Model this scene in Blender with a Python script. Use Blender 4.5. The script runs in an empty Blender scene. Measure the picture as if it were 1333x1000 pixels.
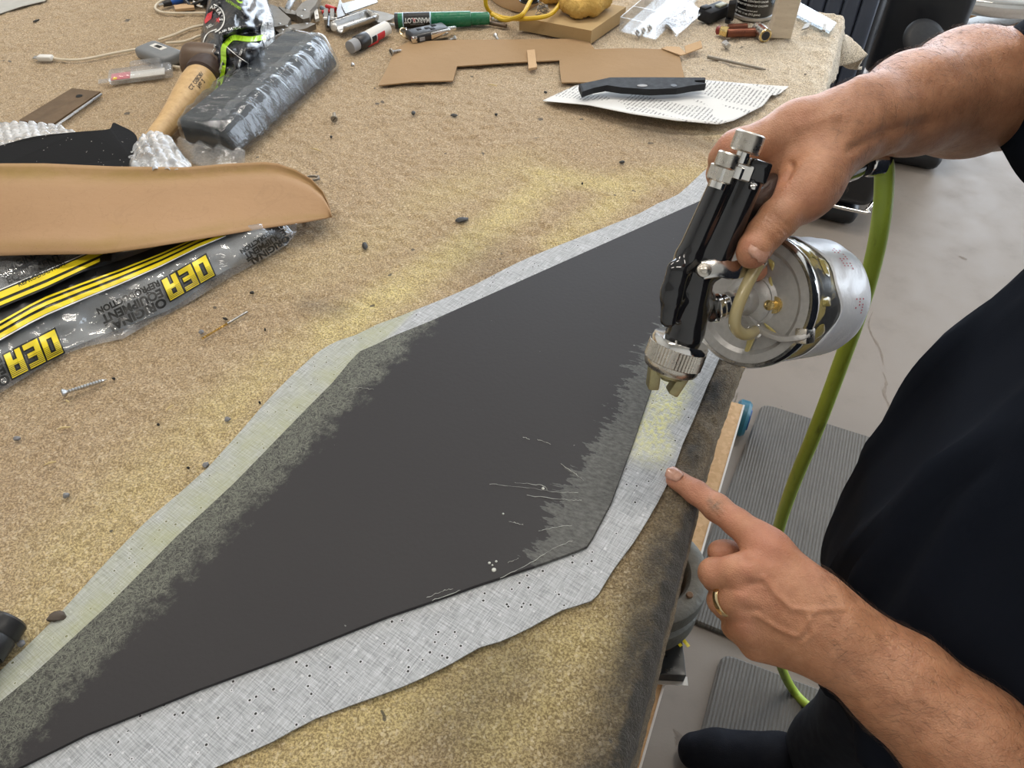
import bpy, bmesh, math, random
import numpy as np
from mathutils import Vector, Matrix

scene = bpy.context.scene
random.seed(7)
RNG = np.random.default_rng(11)

# ------------------------------------------------------------------ camera
TH = 0.90                      # height of the carpeted bench top
PITCH = math.radians(46.5)
CH = 0.47                      # camera height above the bench
FPX = 1000.0                   # focal length in pixels of the 1333 px frame
SP, CP = math.sin(PITCH), math.cos(PITCH)
CAM = Vector((0, 0, TH + CH))
RIGHT = Vector((1, 0, 0)); FWD = Vector((0, CP, -SP)); DOWN = Vector((0, -SP, -CP))
cd = bpy.data.cameras.new('camera'); co = bpy.data.objects.new('camera', cd)
scene.collection.objects.link(co)
co.location = CAM; co.rotation_euler = (math.pi/2 - PITCH, 0, 0)
cd.sensor_width = 36.0; cd.lens = 36.0*FPX/1333.0; cd.clip_start = 0.01
scene.camera = co

# ------------------------------------------------------------------ world, lights, exposure
vs = scene.view_settings
vs.view_transform = 'Standard'; vs.look = 'None'; vs.gamma = 1.0; vs.use_curve_mapping = False
vs.exposure = 0.2
scene.cycles.transparent_max_bounces = 40
wd = bpy.data.worlds.new('daylight'); scene.world = wd; wd.use_nodes = True
bg = wd.node_tree.nodes['Background']
bg.inputs[0].default_value = (0.78, 0.88, 1.0, 1); bg.inputs[1].default_value = 5.0

def area_light(name, loc, size, sizey, power, col, rot, portal=False):
    l = bpy.data.lights.new(name, 'AREA'); l.shape = 'RECTANGLE'; l.size = size; l.size_y = sizey
    l.energy = power; l.color = col
    if portal: l.cycles.is_portal = True
    o = bpy.data.objects.new(name, l); scene.collection.objects.link(o)
    o.location = loc; o.rotation_euler = rot
    return o
# daylight comes in through the wide open shop door in the back wall and the one on the right
area_light('door_portal_back', (2.0, 5.98, 1.75), 6.4, 3.5, 1, (1, 1, 1), (math.radians(-90), 0, 0), True)
area_light('door_portal_right', (5.48, 2.5, 1.75), 4.0, 3.5, 1, (1, 1, 1), (math.radians(90), 0, math.radians(90)), True)
FILL_LAMP_POWER = 24.0

# ------------------------------------------------------------------ pixel helpers (to find real 3-D places)
def C(x, y, d):                # point seen at pixel (x, y), d metres along the optical axis
    x, y, d = float(x), float(y), float(d)
    return CAM + d*(FWD + (x-666.5)/FPX*RIGHT + (y-500.0)/FPX*DOWN)
def W(x, y, z):                # point seen at pixel (x, y) on the horizontal plane z
    v = (y-500.0)/FPX
    return C(x, y, (CAM.z-float(z))/(SP+v*CP))
def T(x, y, h=0.0):            # ... on the bench top (plus h)
    return W(x, y, TH+h)
def cam_dir(x, y, z):          # direction given in camera axes (right, down, forward)
    return (x*RIGHT + y*DOWN + z*FWD).normalized()
E_DIR = Vector((0.388, 0.9217, 0)).normalized()      # along the bench edge (away)
N_DIR = Vector((E_DIR.y, -E_DIR.x, 0))               # outwards from the bench edge
EDGE0 = 0.004                                        # the edge line sits this far out from the origin
def B(a, d, z):                # bench coordinates: along the edge, outwards, height
    p = E_DIR*a + N_DIR*(d+EDGE0); return Vector((p.x, p.y, z))

# ------------------------------------------------------------------ objects
COL = scene.collection
OFF = {}
def thing(name, label, cat, loc, group=None):
    o = bpy.data.objects.new(name, None); COL.objects.link(o)
    o.location = loc; o.empty_display_size = 0.02
    o['label'] = label; o['category'] = cat
    if group: o['group'] = group
    OFF[o.name] = Vector(loc)
    return o
class MB:
    """collects geometry in world coordinates, build() makes ONE mesh object of it"""
    def __init__(s): s.v = []; s.f = []
    def add(s, vs, fs):
        b = len(s.v); s.v += [tuple(p) for p in vs]; s.f += [tuple(i+b for i in f) for f in fs]; return s
    def bm(s, bm):
        bm.verts.index_update(); return s.add([v.co[:] for v in bm.verts], [[v.index for v in f.verts] for f in bm.faces])
    def box(s, M, size, bev=0.0, seg=2):
        b = bmesh.new(); bmesh.ops.create_cube(b, size=1)
        bmesh.ops.scale(b, vec=size, verts=b.verts)
        if bev > 0: bmesh.ops.bevel(b, geom=list(b.edges), offset=bev, segments=seg, profile=0.5, affect='EDGES')
        bmesh.ops.transform(b, matrix=M, verts=b.verts); s.bm(b); b.free(); return s
    def tube(s, pts, r, n=10, cap=True):
        pts = [Vector(p) for p in pts]; m = len(pts)
        rs = [r]*m if not hasattr(r, '__len__') else r
        t = [(pts[min(i+1, m-1)]-pts[max(i-1, 0)]).normalized() for i in range(m)]
        u = t[0].orthogonal().normalized(); V = []; F = []
        for i in range(m):
            u = (u - u.dot(t[i])*t[i])
            u = u.normalized() if u.length > 1e-9 else t[i].orthogonal().normalized()
            w = t[i].cross(u)
            for k in range(n):
                a = 2*math.pi*k/n; V.append(pts[i] + rs[i]*(math.cos(a)*u + math.sin(a)*w))
        for i in range(m-1):
            for k in range(n):
                F.append((i*n+k, i*n+(k+1) % n, (i+1)*n+(k+1) % n, (i+1)*n+k))
        if cap: F.append(tuple(range(n-1, -1, -1))); F.append(tuple((m-1)*n+k for k in range(n)))
        return s.add(V, F)
    def lathe(s, prof, M, n=32, cap=True):
        V = []; F = []; m = len(prof)
        for r, z in prof:
            for k in range(n):
                a = 2*math.pi*k/n; V.append(M @ Vector((r*math.cos(a), r*math.sin(a), z)))
        for i in range(m-1):
            for k in range(n):
                F.append((i*n+k, i*n+(k+1) % n, (i+1)*n+(k+1) % n, (i+1)*n+k))
        if cap: F.append(tuple(range(n-1, -1, -1))); F.append(tuple((m-1)*n+k for k in range(n)))
        return s.add(V, F)
    def prism(s, bot, top):                       # two matching outlines
        n = len(bot); V = list(bot)+list(top)
        F = [tuple(range(n-1, -1, -1)), tuple(range(n, 2*n))]
        F += [(k, (k+1) % n, n+(k+1) % n, n+k) for k in range(n)]
        return s.add(V, F)
    def slab(s, outline, thick, up=Vector((0, 0, 1))):
        return s.prism([Vector(p) for p in outline], [Vector(p)+up*thick for p in outline])
    def grid(s, P, wrap=False):                   # P[i][j] -> points
        nu, nv = len(P), len(P[0]); V = [p for row in P for p in row]; F = []
        for i in range(nu-1):
            for j in range(nv if wrap else nv-1):
                j2 = (j+1) % nv; F.append((i*nv+j, i*nv+j2, (i+1)*nv+j2, (i+1)*nv+j))
        return s.add(V, F)
    def loft(s, rings, cap=True):
        n = len(rings[0]); b = len(s.v); s.grid(rings, wrap=True)
        if cap:
            s.f.append(tuple(b+k for k in range(n-1, -1, -1)))
            s.f.append(tuple(b+(len(rings)-1)*n+k for k in range(n)))
        return s
    def build(s, name, mat, parent=None, smooth=True, label=None, angle=40, cat=None, group=None, kind=None, thick=0, orig=None):
        me = bpy.data.meshes.new(name)
        if parent is not None: off = OFF[parent.name]
        elif orig is not None: off = Vector(orig)
        elif kind == 'structure': off = Vector((0, 0, 0))
        else:
            a = np.array(s.v); off = Vector(((a[:, 0].min()+a[:, 0].max())/2, (a[:, 1].min()+a[:, 1].max())/2, a[:, 2].min()))
        me.from_pydata([(p[0]-off.x, p[1]-off.y, p[2]-off.z) for p in s.v], [], s.f)
        me.validate()
        b = bmesh.new(); b.from_mesh(me); bmesh.ops.recalc_face_normals(b, faces=b.faces); b.to_mesh(me); b.free()
        me.materials.append(mat)
        if smooth:
            me.polygons.foreach_set('use_smooth', [True]*len(me.polygons))
            if angle < 180: me.set_sharp_from_angle(angle=math.radians(angle))
        o = bpy.data.objects.new(name, me); COL.objects.link(o)
        OFF[o.name] = off
        if parent is not None: o.parent = parent
        else: o.location = off
        if label: o['label'] = label
        if cat: o['category'] = cat
        if group: o['group'] = group
        if kind: o['kind'] = kind
        if thick:
            md = o.modifiers.new('thickness', 'SOLIDIFY'); md.thickness = thick; md.offset = 0
        return o
def frame(o, z, x=None):
    z = Vector(z).normalized()
    if x is None: x = z.orthogonal()
    x = Vector(x); x = (x - x.dot(z)*z).normalized(); y = z.cross(x)
    M = Matrix((x, y, z)).transposed().to_4x4(); M.translation = Vector(o); return M
def trs(o, ang=0, tilt=0, roll=0):
    return Matrix.Translation(Vector(o)) @ Matrix.Rotation(ang, 4, 'Z') @ Matrix.Rotation(tilt, 4, 'Y') @ Matrix.Rotation(roll, 4, 'X')
def heading(p, q):
    d = Vector(q)-Vector(p); return math.atan2(d.y, d.x)
def cr(pts, n=6, closed=False):                   # Catmull-Rom through the points
    pts = [Vector(p) for p in pts]; m = len(pts); out = []
    rng = range(m) if closed else range(m-1)
    for i in rng:
        if closed: p0, p1, p2, p3 = pts[i-1], pts[i], pts[(i+1) % m], pts[(i+2) % m]
        else: p0, p1, p2, p3 = pts[max(i-1, 0)], pts[i], pts[i+1], pts[min(i+2, m-1)]
        for k in range(n):
            t = k/n
            out.append(0.5*((2*p1)+(p2-p0)*t+(2*p0-5*p1+4*p2-p3)*t*t+(3*p1-p0-3*p2+p3)*t**3))
    if not closed: out.append(pts[-1])
    return out
def lerp_path(pts, t):
    f = t*(len(pts)-1); i = min(int(f), len(pts)-2); return pts[i].lerp(pts[i+1], f-i)

# lettering: flat text outlines, cut into short pieces so that they can be draped over a curved face
def text_vf(s, size=1.0, bold=0.0, sx=1.0, step=None, shear=0.0):
    cu = bpy.data.curves.new('t', 'FONT'); cu.body = s; cu.size = size; cu.offset = bold*size; cu.shear = shear
    cu.align_x = 'CENTER'; cu.align_y = 'CENTER'; cu.resolution_u = 3
    ob = bpy.data.objects.new('t', cu); COL.objects.link(ob)
    dg = bpy.context.evaluated_depsgraph_get(); me = bpy.data.meshes.new_from_object(ob.evaluated_get(dg))
    b = bmesh.new(); b.from_mesh(me)
    bmesh.ops.scale(b, vec=(sx, 1, 1), verts=b.verts)
    if step:
        xs = [v.co.x for v in b.verts]
        x = min(xs)+step
        while x < max(xs):
            bmesh.ops.bisect_plane(b, geom=list(b.verts)+list(b.edges)+list(b.faces), plane_co=(x, 0, 0), plane_no=(1, 0, 0)); x += step
        ys = [v.co.y for v in b.verts]; y = min(ys)+step
        while y < max(ys):
            bmesh.ops.bisect_plane(b, geom=list(b.verts)+list(b.edges)+list(b.faces), plane_co=(0, y, 0), plane_no=(0, 1, 0)); y += step
    b.verts.index_update()
    out = ([(v.co.x, v.co.y) for v in b.verts], [[v.index for v in f.verts] for f in b.faces])
    b.free(); bpy.data.objects.remove(ob); bpy.data.curves.remove(cu); bpy.data.meshes.remove(me)
    return out
def text_mb(mb, tv, fn):
    mb.add([fn(x, y) for x, y in tv[0]], tv[1]); return mb

# ------------------------------------------------------------------ organic surfaces (signed distance field -> mesh)
def smin(a, b, k):
    h = np.clip(0.5+0.5*(b-a)/k, 0, 1); return b*(1-h)+a*h-k*h*(1-h)
def prim_d(p, X, Y, Z):
    a = np.array(p['a'][:]); b = np.array(p['b'][:]); ra, rb = p['ra'], p['rb']
    ab = b-a; L2 = max(float(ab@ab), 1e-12)
    px, py, pz = X-a[0], Y-a[1], Z-a[2]
    t = np.clip((px*ab[0]+py*ab[1]+pz*ab[2])/L2, 0, 1)
    dx, dy, dz = px-t*ab[0], py-t*ab[1], pz-t*ab[2]
    f = p.get('flat', 1.0)
    if f != 1.0:
        n = np.array(Vector(p['fd']).normalized()[:]); q = (dx*n[0]+dy*n[1]+dz*n[2])*(1/f-1)
        dx, dy, dz = dx+q*n[0], dy+q*n[1], dz+q*n[2]
    d = np.sqrt(dx*dx+dy*dy+dz*dz)-(ra+(rb-ra)*t)
    return d*min(1.0, f) if f != 1.0 else d
def cap(a, ra, b, rb, flat=1.0, fd=None):
    return dict(a=Vector(a), ra=ra, b=Vector(b), rb=rb, flat=flat, fd=fd)
def chain(pts):                                    # [(point, radius), ...] -> capsules
    return [cap(pts[i][0], pts[i][1], pts[i+1][0], pts[i+1][1]) for i in range(len(pts)-1)]
def sdf_mesh(base, groups, voxel, kb=0.008, carve=(), pad=0.012, smooth=2):
    """base: capsules blended with kb; groups: (k_inside, k_to_base, capsules), hard between one another"""
    allp = list(base)+[p for g in groups for p in g[2]]
    lo = np.array([min(min(p['a'][i]-p['ra'], p['b'][i]-p['rb']) for p in allp) for i in range(3)])-pad
    hi = np.array([max(max(p['a'][i]+p['ra'], p['b'][i]+p['rb']) for p in allp) for i in range(3)])+pad
    n = np.ceil((hi-lo)/voxel).astype(int)+1
    ax = [(lo[i]+voxel*np.arange(n[i])).astype(np.float32) for i in range(3)]
    BIG = 0.04
    def sub(ps, extra):
        l = np.array([min(min(p['a'][i]-p['ra'], p['b'][i]-p['rb']) for p in ps) for i in range(3)])-extra
        h = np.array([max(max(p['a'][i]+p['ra'], p['b'][i]+p['rb']) for p in ps) for i in range(3)])+extra
        i0 = np.maximum(((l-lo)/voxel).astype(int), 0); i1 = np.minimum(np.ceil((h-lo)/voxel).astype(int)+1, n)
        sl = tuple(slice(int(i0[i]), int(i1[i])) for i in range(3))
        return sl, ax[0][sl[0]][:, None, None], ax[1][sl[1]][None, :, None], ax[2][sl[2]][None, None, :]
    D = np.full(n, BIG, np.float32)
    for p in base:
        sl, X, Y, Z = sub([p], 0.02)
        D[sl] = smin(D[sl], prim_d(p, X, Y, Z), kb)
    R = D.copy()
    for ki, kb2, ps in groups:
        sl, X, Y, Z = sub(ps, 0.012)
        d = None
        for p in ps:
            q = prim_d(p, X, Y, Z); d = q if d is None else smin(d, q, ki)
        R[sl] = np.minimum(R[sl], smin(D[sl], d, kb2))
    for p, k in carve:
        sl, X, Y, Z = sub([p], 0.006)
        R[sl] = -smin(-R[sl], prim_d(p, X, Y, Z), k)
    S = R < 0
    # naive surface nets
    c = [S[i:n[0]-1+i, j:n[1]-1+j, k:n[2]-1+k] for i in (0, 1) for j in (0, 1) for k in (0, 1)]
    cnt = sum(x.astype(np.int8) for x in c); act = (cnt > 0) & (cnt < 8)
    ii = np.argwhere(act); idx = -np.ones(act.shape, np.int64); idx[act] = np.arange(len(ii))
    acc = np.zeros((len(ii), 3)); num = np.zeros(len(ii))
    cor = [(i, j, k) for i in (0, 1) for j in (0, 1) for k in (0, 1)]
    val = {q: R[ii[:, 0]+q[0], ii[:, 1]+q[1], ii[:, 2]+q[2]] for q in cor}
    for q in cor:
        for axi in range(3):
            if q[axi] == 0:
                q2 = tuple(q[m]+(1 if m == axi else 0) for m in range(3))
                a, b = val[q], val[q2]; m = (a < 0) != (b < 0)
                t = np.where(m, a/(a-b+1e-12), 0)
                pos = np.array(q, float)[None, :].repeat(len(ii), 0); pos[:, axi] += t
                acc[m] += pos[m]; num[m] += 1
    V = lo + (ii + acc/num[:, None])*voxel
    F = []
    for axi in range(3):
        s0 = [slice(1, n[m]-1) for m in range(3)]; s0[axi] = slice(0, n[axi]-1)
        s1 = list(s0); s1[axi] = slice(1, n[axi])
        A = S[tuple(s0)]; Bq = S[tuple(s1)]
        e = np.argwhere(A != Bq)
        if len(e) == 0: continue
        inside_first = A[tuple(e.T)]
        e = e + np.array([0 if m == axi else 1 for m in range(3)])
        o1, o2 = [m for m in range(3) if m != axi]
        def g(d1, d2):
            w = e.copy(); w[:, o1] -= d1; w[:, o2] -= d2; return idx[tuple(w.T)]
        q = np.stack([g(1, 1), g(0, 1), g(0, 0), g(1, 0)], 1)
        flip = inside_first if axi != 1 else ~inside_first
        q = np.where(flip[:, None], q, q[:, ::-1]); F.append(q)
    F = np.concatenate(F); F = F[(F >= 0).all(1)]
    for _ in range(smooth):
        s = np.zeros_like(V); w = np.zeros(len(V))
        for a, b in ((0, 1), (1, 2), (2, 3), (3, 0)):
            np.add.at(s, F[:, a], V[F[:, b]]); np.add.at(w, F[:, a], 1)
            np.add.at(s, F[:, b], V[F[:, a]]); np.add.at(w, F[:, b], 1)
        V = V*0.5 + 0.5*s/np.maximum(w, 1)[:, None]
    return V, F
def np_mesh(name, V, F, mat, parent=None, off=None, smooth=True):
    me = bpy.data.meshes.new(name); off = OFF[parent.name] if parent is not None else Vector(off or (0, 0, 0))
    V = np.asarray(V)-np.array(off[:]); F = np.asarray(F)
    me.vertices.add(len(V)); me.vertices.foreach_set('co', V.astype(np.float32).ravel())
    k = F.shape[1]; me.loops.add(F.size); me.loops.foreach_set('vertex_index', F.astype(np.int32).ravel())
    me.polygons.add(len(F)); me.polygons.foreach_set('loop_start', np.arange(0, F.size, k, dtype=np.int32))
    me.update(calc_edges=True); me.validate()
    if smooth: me.polygons.foreach_set('use_smooth', [True]*len(me.polygons))
    me.materials.append(mat)
    o = bpy.data.objects.new(name, me); COL.objects.link(o); OFF[o.name] = off
    if parent is not None: o.parent = parent
    else: o.location = off
    return o
def attr(o, name, vals):
    a = o.data.attributes.new(name, 'FLOAT', 'POINT'); a.data.foreach_set('value', np.asarray(vals, np.float32))
def vnoise(x, y, s, seed=0):                       # cheap smooth value noise, numpy
    r = np.random.default_rng(seed).random((128, 128)); X = np.asarray(x)*s; Y = np.asarray(y)*s
    i = np.floor(X).astype(int); j = np.floor(Y).astype(int); fx = X-i; fy = Y-j
    fx = fx*fx*(3-2*fx); fy = fy*fy*(3-2*fy); g = lambda a, b: r[a % 128, b % 128]
    return (g(i, j)*(1-fx)+g(i+1, j)*fx)*(1-fy)+(g(i, j+1)*(1-fx)+g(i+1, j+1)*fx)*fy

# ------------------------------------------------------------------ materials
class G:
    def __init__(s, name):
        s.m = bpy.data.materials.new(name); s.m.use_nodes = True; s.t = s.m.node_tree; s.n = s.t.nodes
        s.b = s.n['Principled BSDF']; s.out = s.n['Material Output']
    def link(s, a, b): s.t.links.new(a, b)
    def put(s, sock, v):
        if v is None: return
        if isinstance(v, bpy.types.NodeSocket): s.link(v, sock)
        else:
            if sock.type == 'RGBA' and len(v) == 3: v = (*v, 1)
            sock.default_value = v
    def set(s, **k):
        for a, v in k.items(): s.put(s.b.inputs[a.replace('_', ' ')], v)
        return s
    def pos(s): return s.n.new('ShaderNodeNewGeometry').outputs['Position']
    def obj(s): return s.n.new('ShaderNodeTexCoord').outputs['Object']
    def attr(s, name):
        a = s.n.new('ShaderNodeAttribute'); a.attribute_name = name; return a.outputs['Fac']
    def math(s, op, a, b=None, c=None, clamp=False):
        m = s.n.new('ShaderNodeMath'); m.operation = op; m.use_clamp = clamp
        for i, v in enumerate((a, b, c)): s.put(m.inputs[i], v)
        return m.outputs[0]
    def vmath(s, op, a, b):
        m = s.n.new('ShaderNodeVectorMath'); m.operation = op; s.put(m.inputs[0], a); s.put(m.inputs[1], b)
        return m.outputs['Value'] if op in ('DOT_PRODUCT', 'LENGTH', 'DISTANCE') else m.outputs[0]
    def noise(s, scale, detail=3, vec=None, rough=0.55, dist=0.0):
        t = s.n.new('ShaderNodeTexNoise'); t.inputs['Scale'].default_value = scale; t.inputs['Detail'].default_value = detail
        t.inputs['Roughness'].default_value = rough; t.inputs['Distortion'].default_value = dist
        if vec is not None: s.link(vec, t.inputs['Vector'])
        return t.outputs['Fac']
    def voro(s, scale, vec=None, out='Distance', feature='F1', rand=1.0):
        t = s.n.new('ShaderNodeTexVoronoi'); t.feature = feature; t.inputs['Scale'].default_value = scale
        t.inputs['Randomness'].default_value = rand
        if vec is not None: s.link(vec, t.inputs['Vector'])
        return t.outputs[out]
    def wave(s, scale, vec=None, dist=0.0, detail=0, dscale=1.0, dirn='X'):
        t = s.n.new('ShaderNodeTexWave'); t.bands_direction = dirn; t.inputs['Scale'].default_value = scale
        t.inputs['Distortion'].default_value = dist; t.inputs['Detail'].default_value = detail; t.inputs['Detail Scale'].default_value = dscale
        if vec is not None: s.link(vec, t.inputs['Vector'])
        return t.outputs['Fac']
    def ramp(s, fac, stops, mode='LINEAR'):
        r = s.n.new('ShaderNodeValToRGB'); r.color_ramp.interpolation = mode; e = r.color_ramp.elements
        while len(e) < len(stops): e.new(0.5)
        for x, (p, c) in zip(e, stops): x.position = p; x.color = (c, c, c, 1) if not hasattr(c, '__len__') else (*c, 1)
        s.link(fac, r.inputs[0]); return r.outputs[0]
    def mix(s, fac, a, b, mode='MIX'):
        m = s.n.new('ShaderNodeMix'); m.data_type = 'RGBA'; m.blend_type = mode
        s.put(m.inputs[0], fac); s.put(m.inputs[6], a); s.put(m.inputs[7], b); return m.outputs[2]
    def sstep(s, x, lo, hi):
        m = s.n.new('ShaderNodeMapRange'); m.interpolation_type = 'SMOOTHSTEP'
        s.put(m.inputs[0], x); m.inputs[1].default_value = lo; m.inputs[2].default_value = hi; return m.outputs[0]
    def bump(s, h, strength=0.3, dist=0.002):
        b = s.n.new('ShaderNodeBump'); b.inputs['Strength'].default_value = strength; b.inputs['Distance'].default_value = dist
        s.link(h, b.inputs['Height']); s.link(b.outputs[0], s.b.inputs['Normal']); return s
    def map(s, vec, scale=(1, 1, 1), rot=(0, 0, 0), loc=(0, 0, 0)):
        m = s.n.new('ShaderNodeMapping'); m.inputs['Scale'].default_value = scale; m.inputs['Rotation'].default_value = rot
        m.inputs['Location'].default_value = loc; s.link(vec, m.inputs['Vector']); return m.outputs[0]
def mat(name, col, rough=0.5, metal=0.0, var=0.15, vs=60.0, bump=0.0, bs=300.0, bd=0.0006, coat=0.0, sss=0.0, rv=0.08, col2=None, spec=0.5):
    g = G(name); p = g.obj()
    n = g.noise(vs, 4, p)
    c1 = tuple(c*(1-var) for c in col); c2 = tuple(min(1, c*(1+var)) for c in (col2 or col))
    g.set(Base_Color=g.mix(n, c1, c2), Metallic=metal, Coat_Weight=coat, Specular_IOR_Level=spec)
    g.set(Roughness=g.ramp(g.noise(vs*1.7, 3, p), [(0.3, max(0.02, rough-rv)), (0.7, min(1, rough+rv))]))
    if bump: g.bump(g.noise(bs, 4, p), bump, bd)
    if sss: g.set(Subsurface_Weight=sss, Subsurface_Radius=(0.006, 0.002, 0.001)); g.b.inputs['Subsurface Scale'].default_value = 1.0
    return g.m
def film(name, tint=(1, 1, 1), haze=0.08, rough=0.08, bump=0.35, bs=45, gl=1.0, stretch=None, bd=0.004, hazecol=(0.8, 0.82, 0.85)):
    """thin clear plastic: mostly see-through, glossy by angle, a little milky"""
    g = G(name); g.n.remove(g.b)
    tr = g.n.new('ShaderNodeBsdfTransparent'); tr.inputs[0].default_value = (*tint, 1)
    gs = g.n.new('ShaderNodeBsdfGlossy'); gs.inputs['Roughness'].default_value = rough
    gs.inputs[0].default_value = (gl, gl, gl, 1)
    df = g.n.new('ShaderNodeBsdfDiffuse'); df.inputs[0].default_value = (*hazecol, 1)
    lw = g.n.new('ShaderNodeLayerWeight'); lw.inputs[0].default_value = 0.5
    p = g.obj()
    if stretch: p = g.map(p, stretch[0], (0, 0, stretch[1]))
    bp = g.n.new('ShaderNodeBump'); bp.inputs['Strength'].default_value = bump; bp.inputs['Distance'].default_value = bd
    h = g.noise(bs, 4, p, 0.6, 0.8); g.link(h, bp.inputs['Height'])
    for x in (gs, lw): g.link(bp.outputs[0], x.inputs['Normal'])
    m1 = g.n.new('ShaderNodeMixShader'); m1.inputs[0].default_value = haze
    hz = g.math('MULTIPLY', g.ramp(g.noise(bs*0.6, 4, p), [(0.35, 0.3), (0.75, 1.6)]), haze); g.link(hz, m1.inputs[0])
    g.link(tr.outputs[0], m1.inputs[1]); g.link(df.outputs[0], m1.inputs[2])
    m2 = g.n.new('ShaderNodeMixShader')
    g.link(g.math('ADD', g.math('MULTIPLY', g.math('POWER', lw.outputs['Facing'], 3.5), 0.9), 0.06, clamp=True), m2.inputs[0])
    g.link(m1.outputs[0], m2.inputs[1]); g.link(gs.outputs[0], m2.inputs[2]); g.link(m2.outputs[0], g.out.inputs[0])
    return g.m

# =================================================================== palette
black_gloss = mat('black gloss paint', (0.012, 0.012, 0.014), 0.12, 0.0, 0.3, 90, 0.05, 200, 0.0004, coat=0.6)
black_plastic = mat('black plastic', (0.02, 0.02, 0.022), 0.38, 0, 0.2, 80, 0.1, 900)
dark_plastic = mat('charcoal nylon', (0.016, 0.017, 0.020), 0.6, 0, 0.15, 80, 0.12, 1200, spec=0.25)
chrome = mat('chrome', (0.78, 0.76, 0.73), 0.14, 1.0, 0.1, 120, 0.06, 300, 0.0003)
nickel = mat('worn nickel', (0.60, 0.56, 0.50), 0.30, 1.0, 0.2, 160, 0.15, 700, 0.0004)
steel = mat('steel', (0.52, 0.52, 0.52), 0.32, 1.0, 0.2, 90, 0.1, 500)
dull_steel = mat('dull grey metal', (0.29, 0.265, 0.23), 0.5, 0.85, 0.25, 70, 0.15, 400)
cast_alu = mat('cast aluminium lid', (0.50, 0.49, 0.48), 0.52, 0.65, 0.18, 240, 0.3, 900, 0.0005)
brass = mat('brass', (0.72, 0.55, 0.25), 0.28, 1.0, 0.2, 150)
aged_brass = mat('aged brass', (0.40, 0.36, 0.20), 0.45, 0.75, 0.3, 200, 0.2, 600)
gold = mat('gold', (0.83, 0.66, 0.38), 0.18, 1.0, 0.05, 100)
copper = mat('dark copper', (0.17, 0.06, 0.035), 0.35, 0.7, 0.3, 120)
white_plastic = mat('white plastic', (0.72, 0.70, 0.66), 0.4, 0, 0.06)
cream = mat('cream cable', (0.66, 0.58, 0.45), 0.5, 0, 0.08)
red_plastic = mat('red plastic', (0.55, 0.03, 0.03), 0.35, 0, 0.12)
blue_plastic = mat('blue plastic', (0.02, 0.10, 0.42), 0.35, 0, 0.12)
bluegrey_plastic = mat('blue grey plastic', (0.13, 0.18, 0.22), 0.4, 0, 0.12)
green_plastic = mat('green plastic', (0.012, 0.16, 0.075), 0.3, 0, 0.1)
lime = mat('lime print', (0.36, 0.62, 0.02), 0.35, 0, 0.1)
white_print = mat('white print', (0.75, 0.75, 0.73), 0.5, 0, 0.04)
black_print = mat('black print', (0.012, 0.012, 0.012), 0.35, 0, 0.1)
yellow_print = mat('yellow print', (0.86, 0.68, 0.02), 0.35, 0, 0.06)
red_print = mat('red print', (0.6, 0.03, 0.04), 0.4, 0, 0.1)
grey_print = mat('grey print', (0.30, 0.30, 0.31), 0.6, 0, 0.1)
faded_red = mat('faded red print', (0.62, 0.16, 0.2), 0.5, 0, 0.2)
orange_print = mat('orange red label', (0.62, 0.10, 0.03), 0.4, 0, 0.08)
grey_plastic = mat('grey plastic', (0.20, 0.21, 0.22), 0.45, 0, 0.1)
rubber = mat('black rubber', (0.02, 0.02, 0.022), 0.6, 0, 0.2, 60, 0.1, 300)

def kraft(name, col, stain=None, edge=False):
    g = G(name); p = g.obj()
    f = g.noise(900, 2, p); n = g.noise(14, 4, p); sp = g.voro(260, p)
    c = g.mix(n, tuple(x*0.9 for x in col), tuple(min(1, x*1.1) for x in col))
    c = g.mix(g.math('MULTIPLY', f, 0.35), c, tuple(x*0.7 for x in col))
    c = g.mix(g.math('LESS_THAN', sp, 0.08), c, tuple(x*0.45 for x in col))
    if stain: c = g.mix(g.math('MULTIPLY', g.sstep(g.noise(7, 4, p), 0.55, 0.75), 0.7), c, stain)
    if edge:
        e = g.math('MULTIPLY', g.attr('stain'), g.ramp(g.noise(30, 5, p, 0.7), [(0.3, 0.2), (0.6, 1.0)])); c = g.mix(g.math('MULTIPLY', e, 0.75), c, (0.27, 0.18, 0.055))
        cr_ = g.noise(9, 3, p, 0.5, 1.5); crease = g.math('SUBTRACT', 1.0, g.sstep(g.math('ABSOLUTE', g.math('SUBTRACT', cr_, 0.5)), 0.0, 0.012)); c = g.mix(g.math('MULTIPLY', crease, 0.12), c, tuple(x*0.55 for x in col))
    g.set(Base_Color=c, Roughness=0.78, Specular_IOR_Level=0.25); g.bump(g.noise(22, 4, p), 0.35, 0.004); return g.m
brown_paper = kraft('brown kraft paper', (0.385, 0.232, 0.122), (0.33, 0.20, 0.08), True)
chipboard = kraft('brown chipboard', (0.36, 0.235, 0.125))
pale_card = kraft('pale card', (0.56, 0.38, 0.22))
def wood(name, c1, c2, axis=(1, 14, 14), rot=0):
    g = G(name); p = g.map(g.obj(), axis, (0, 0, rot))
    n = g.noise(9, 6, p, 0.65); w = g.noise(60, 4, p)
    c = g.mix(g.ramp(n, [(0.3, 0.0), (0.7, 1.0)]), c1, c2); c = g.mix(g.math('MULTIPLY', g.sstep(w, 0.55, 0.75), 0.45), c, tuple(x*0.6 for x in c1))
    g.set(Base_Color=c, Roughness=0.42); g.bump(w, 0.1, 0.0005); return g.m
mdf = kraft('mdf', (0.47, 0.33, 0.165))
pale_wood = wood('pale painted wood', (0.56, 0.47, 0.36), (0.68, 0.60, 0.48))

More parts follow.
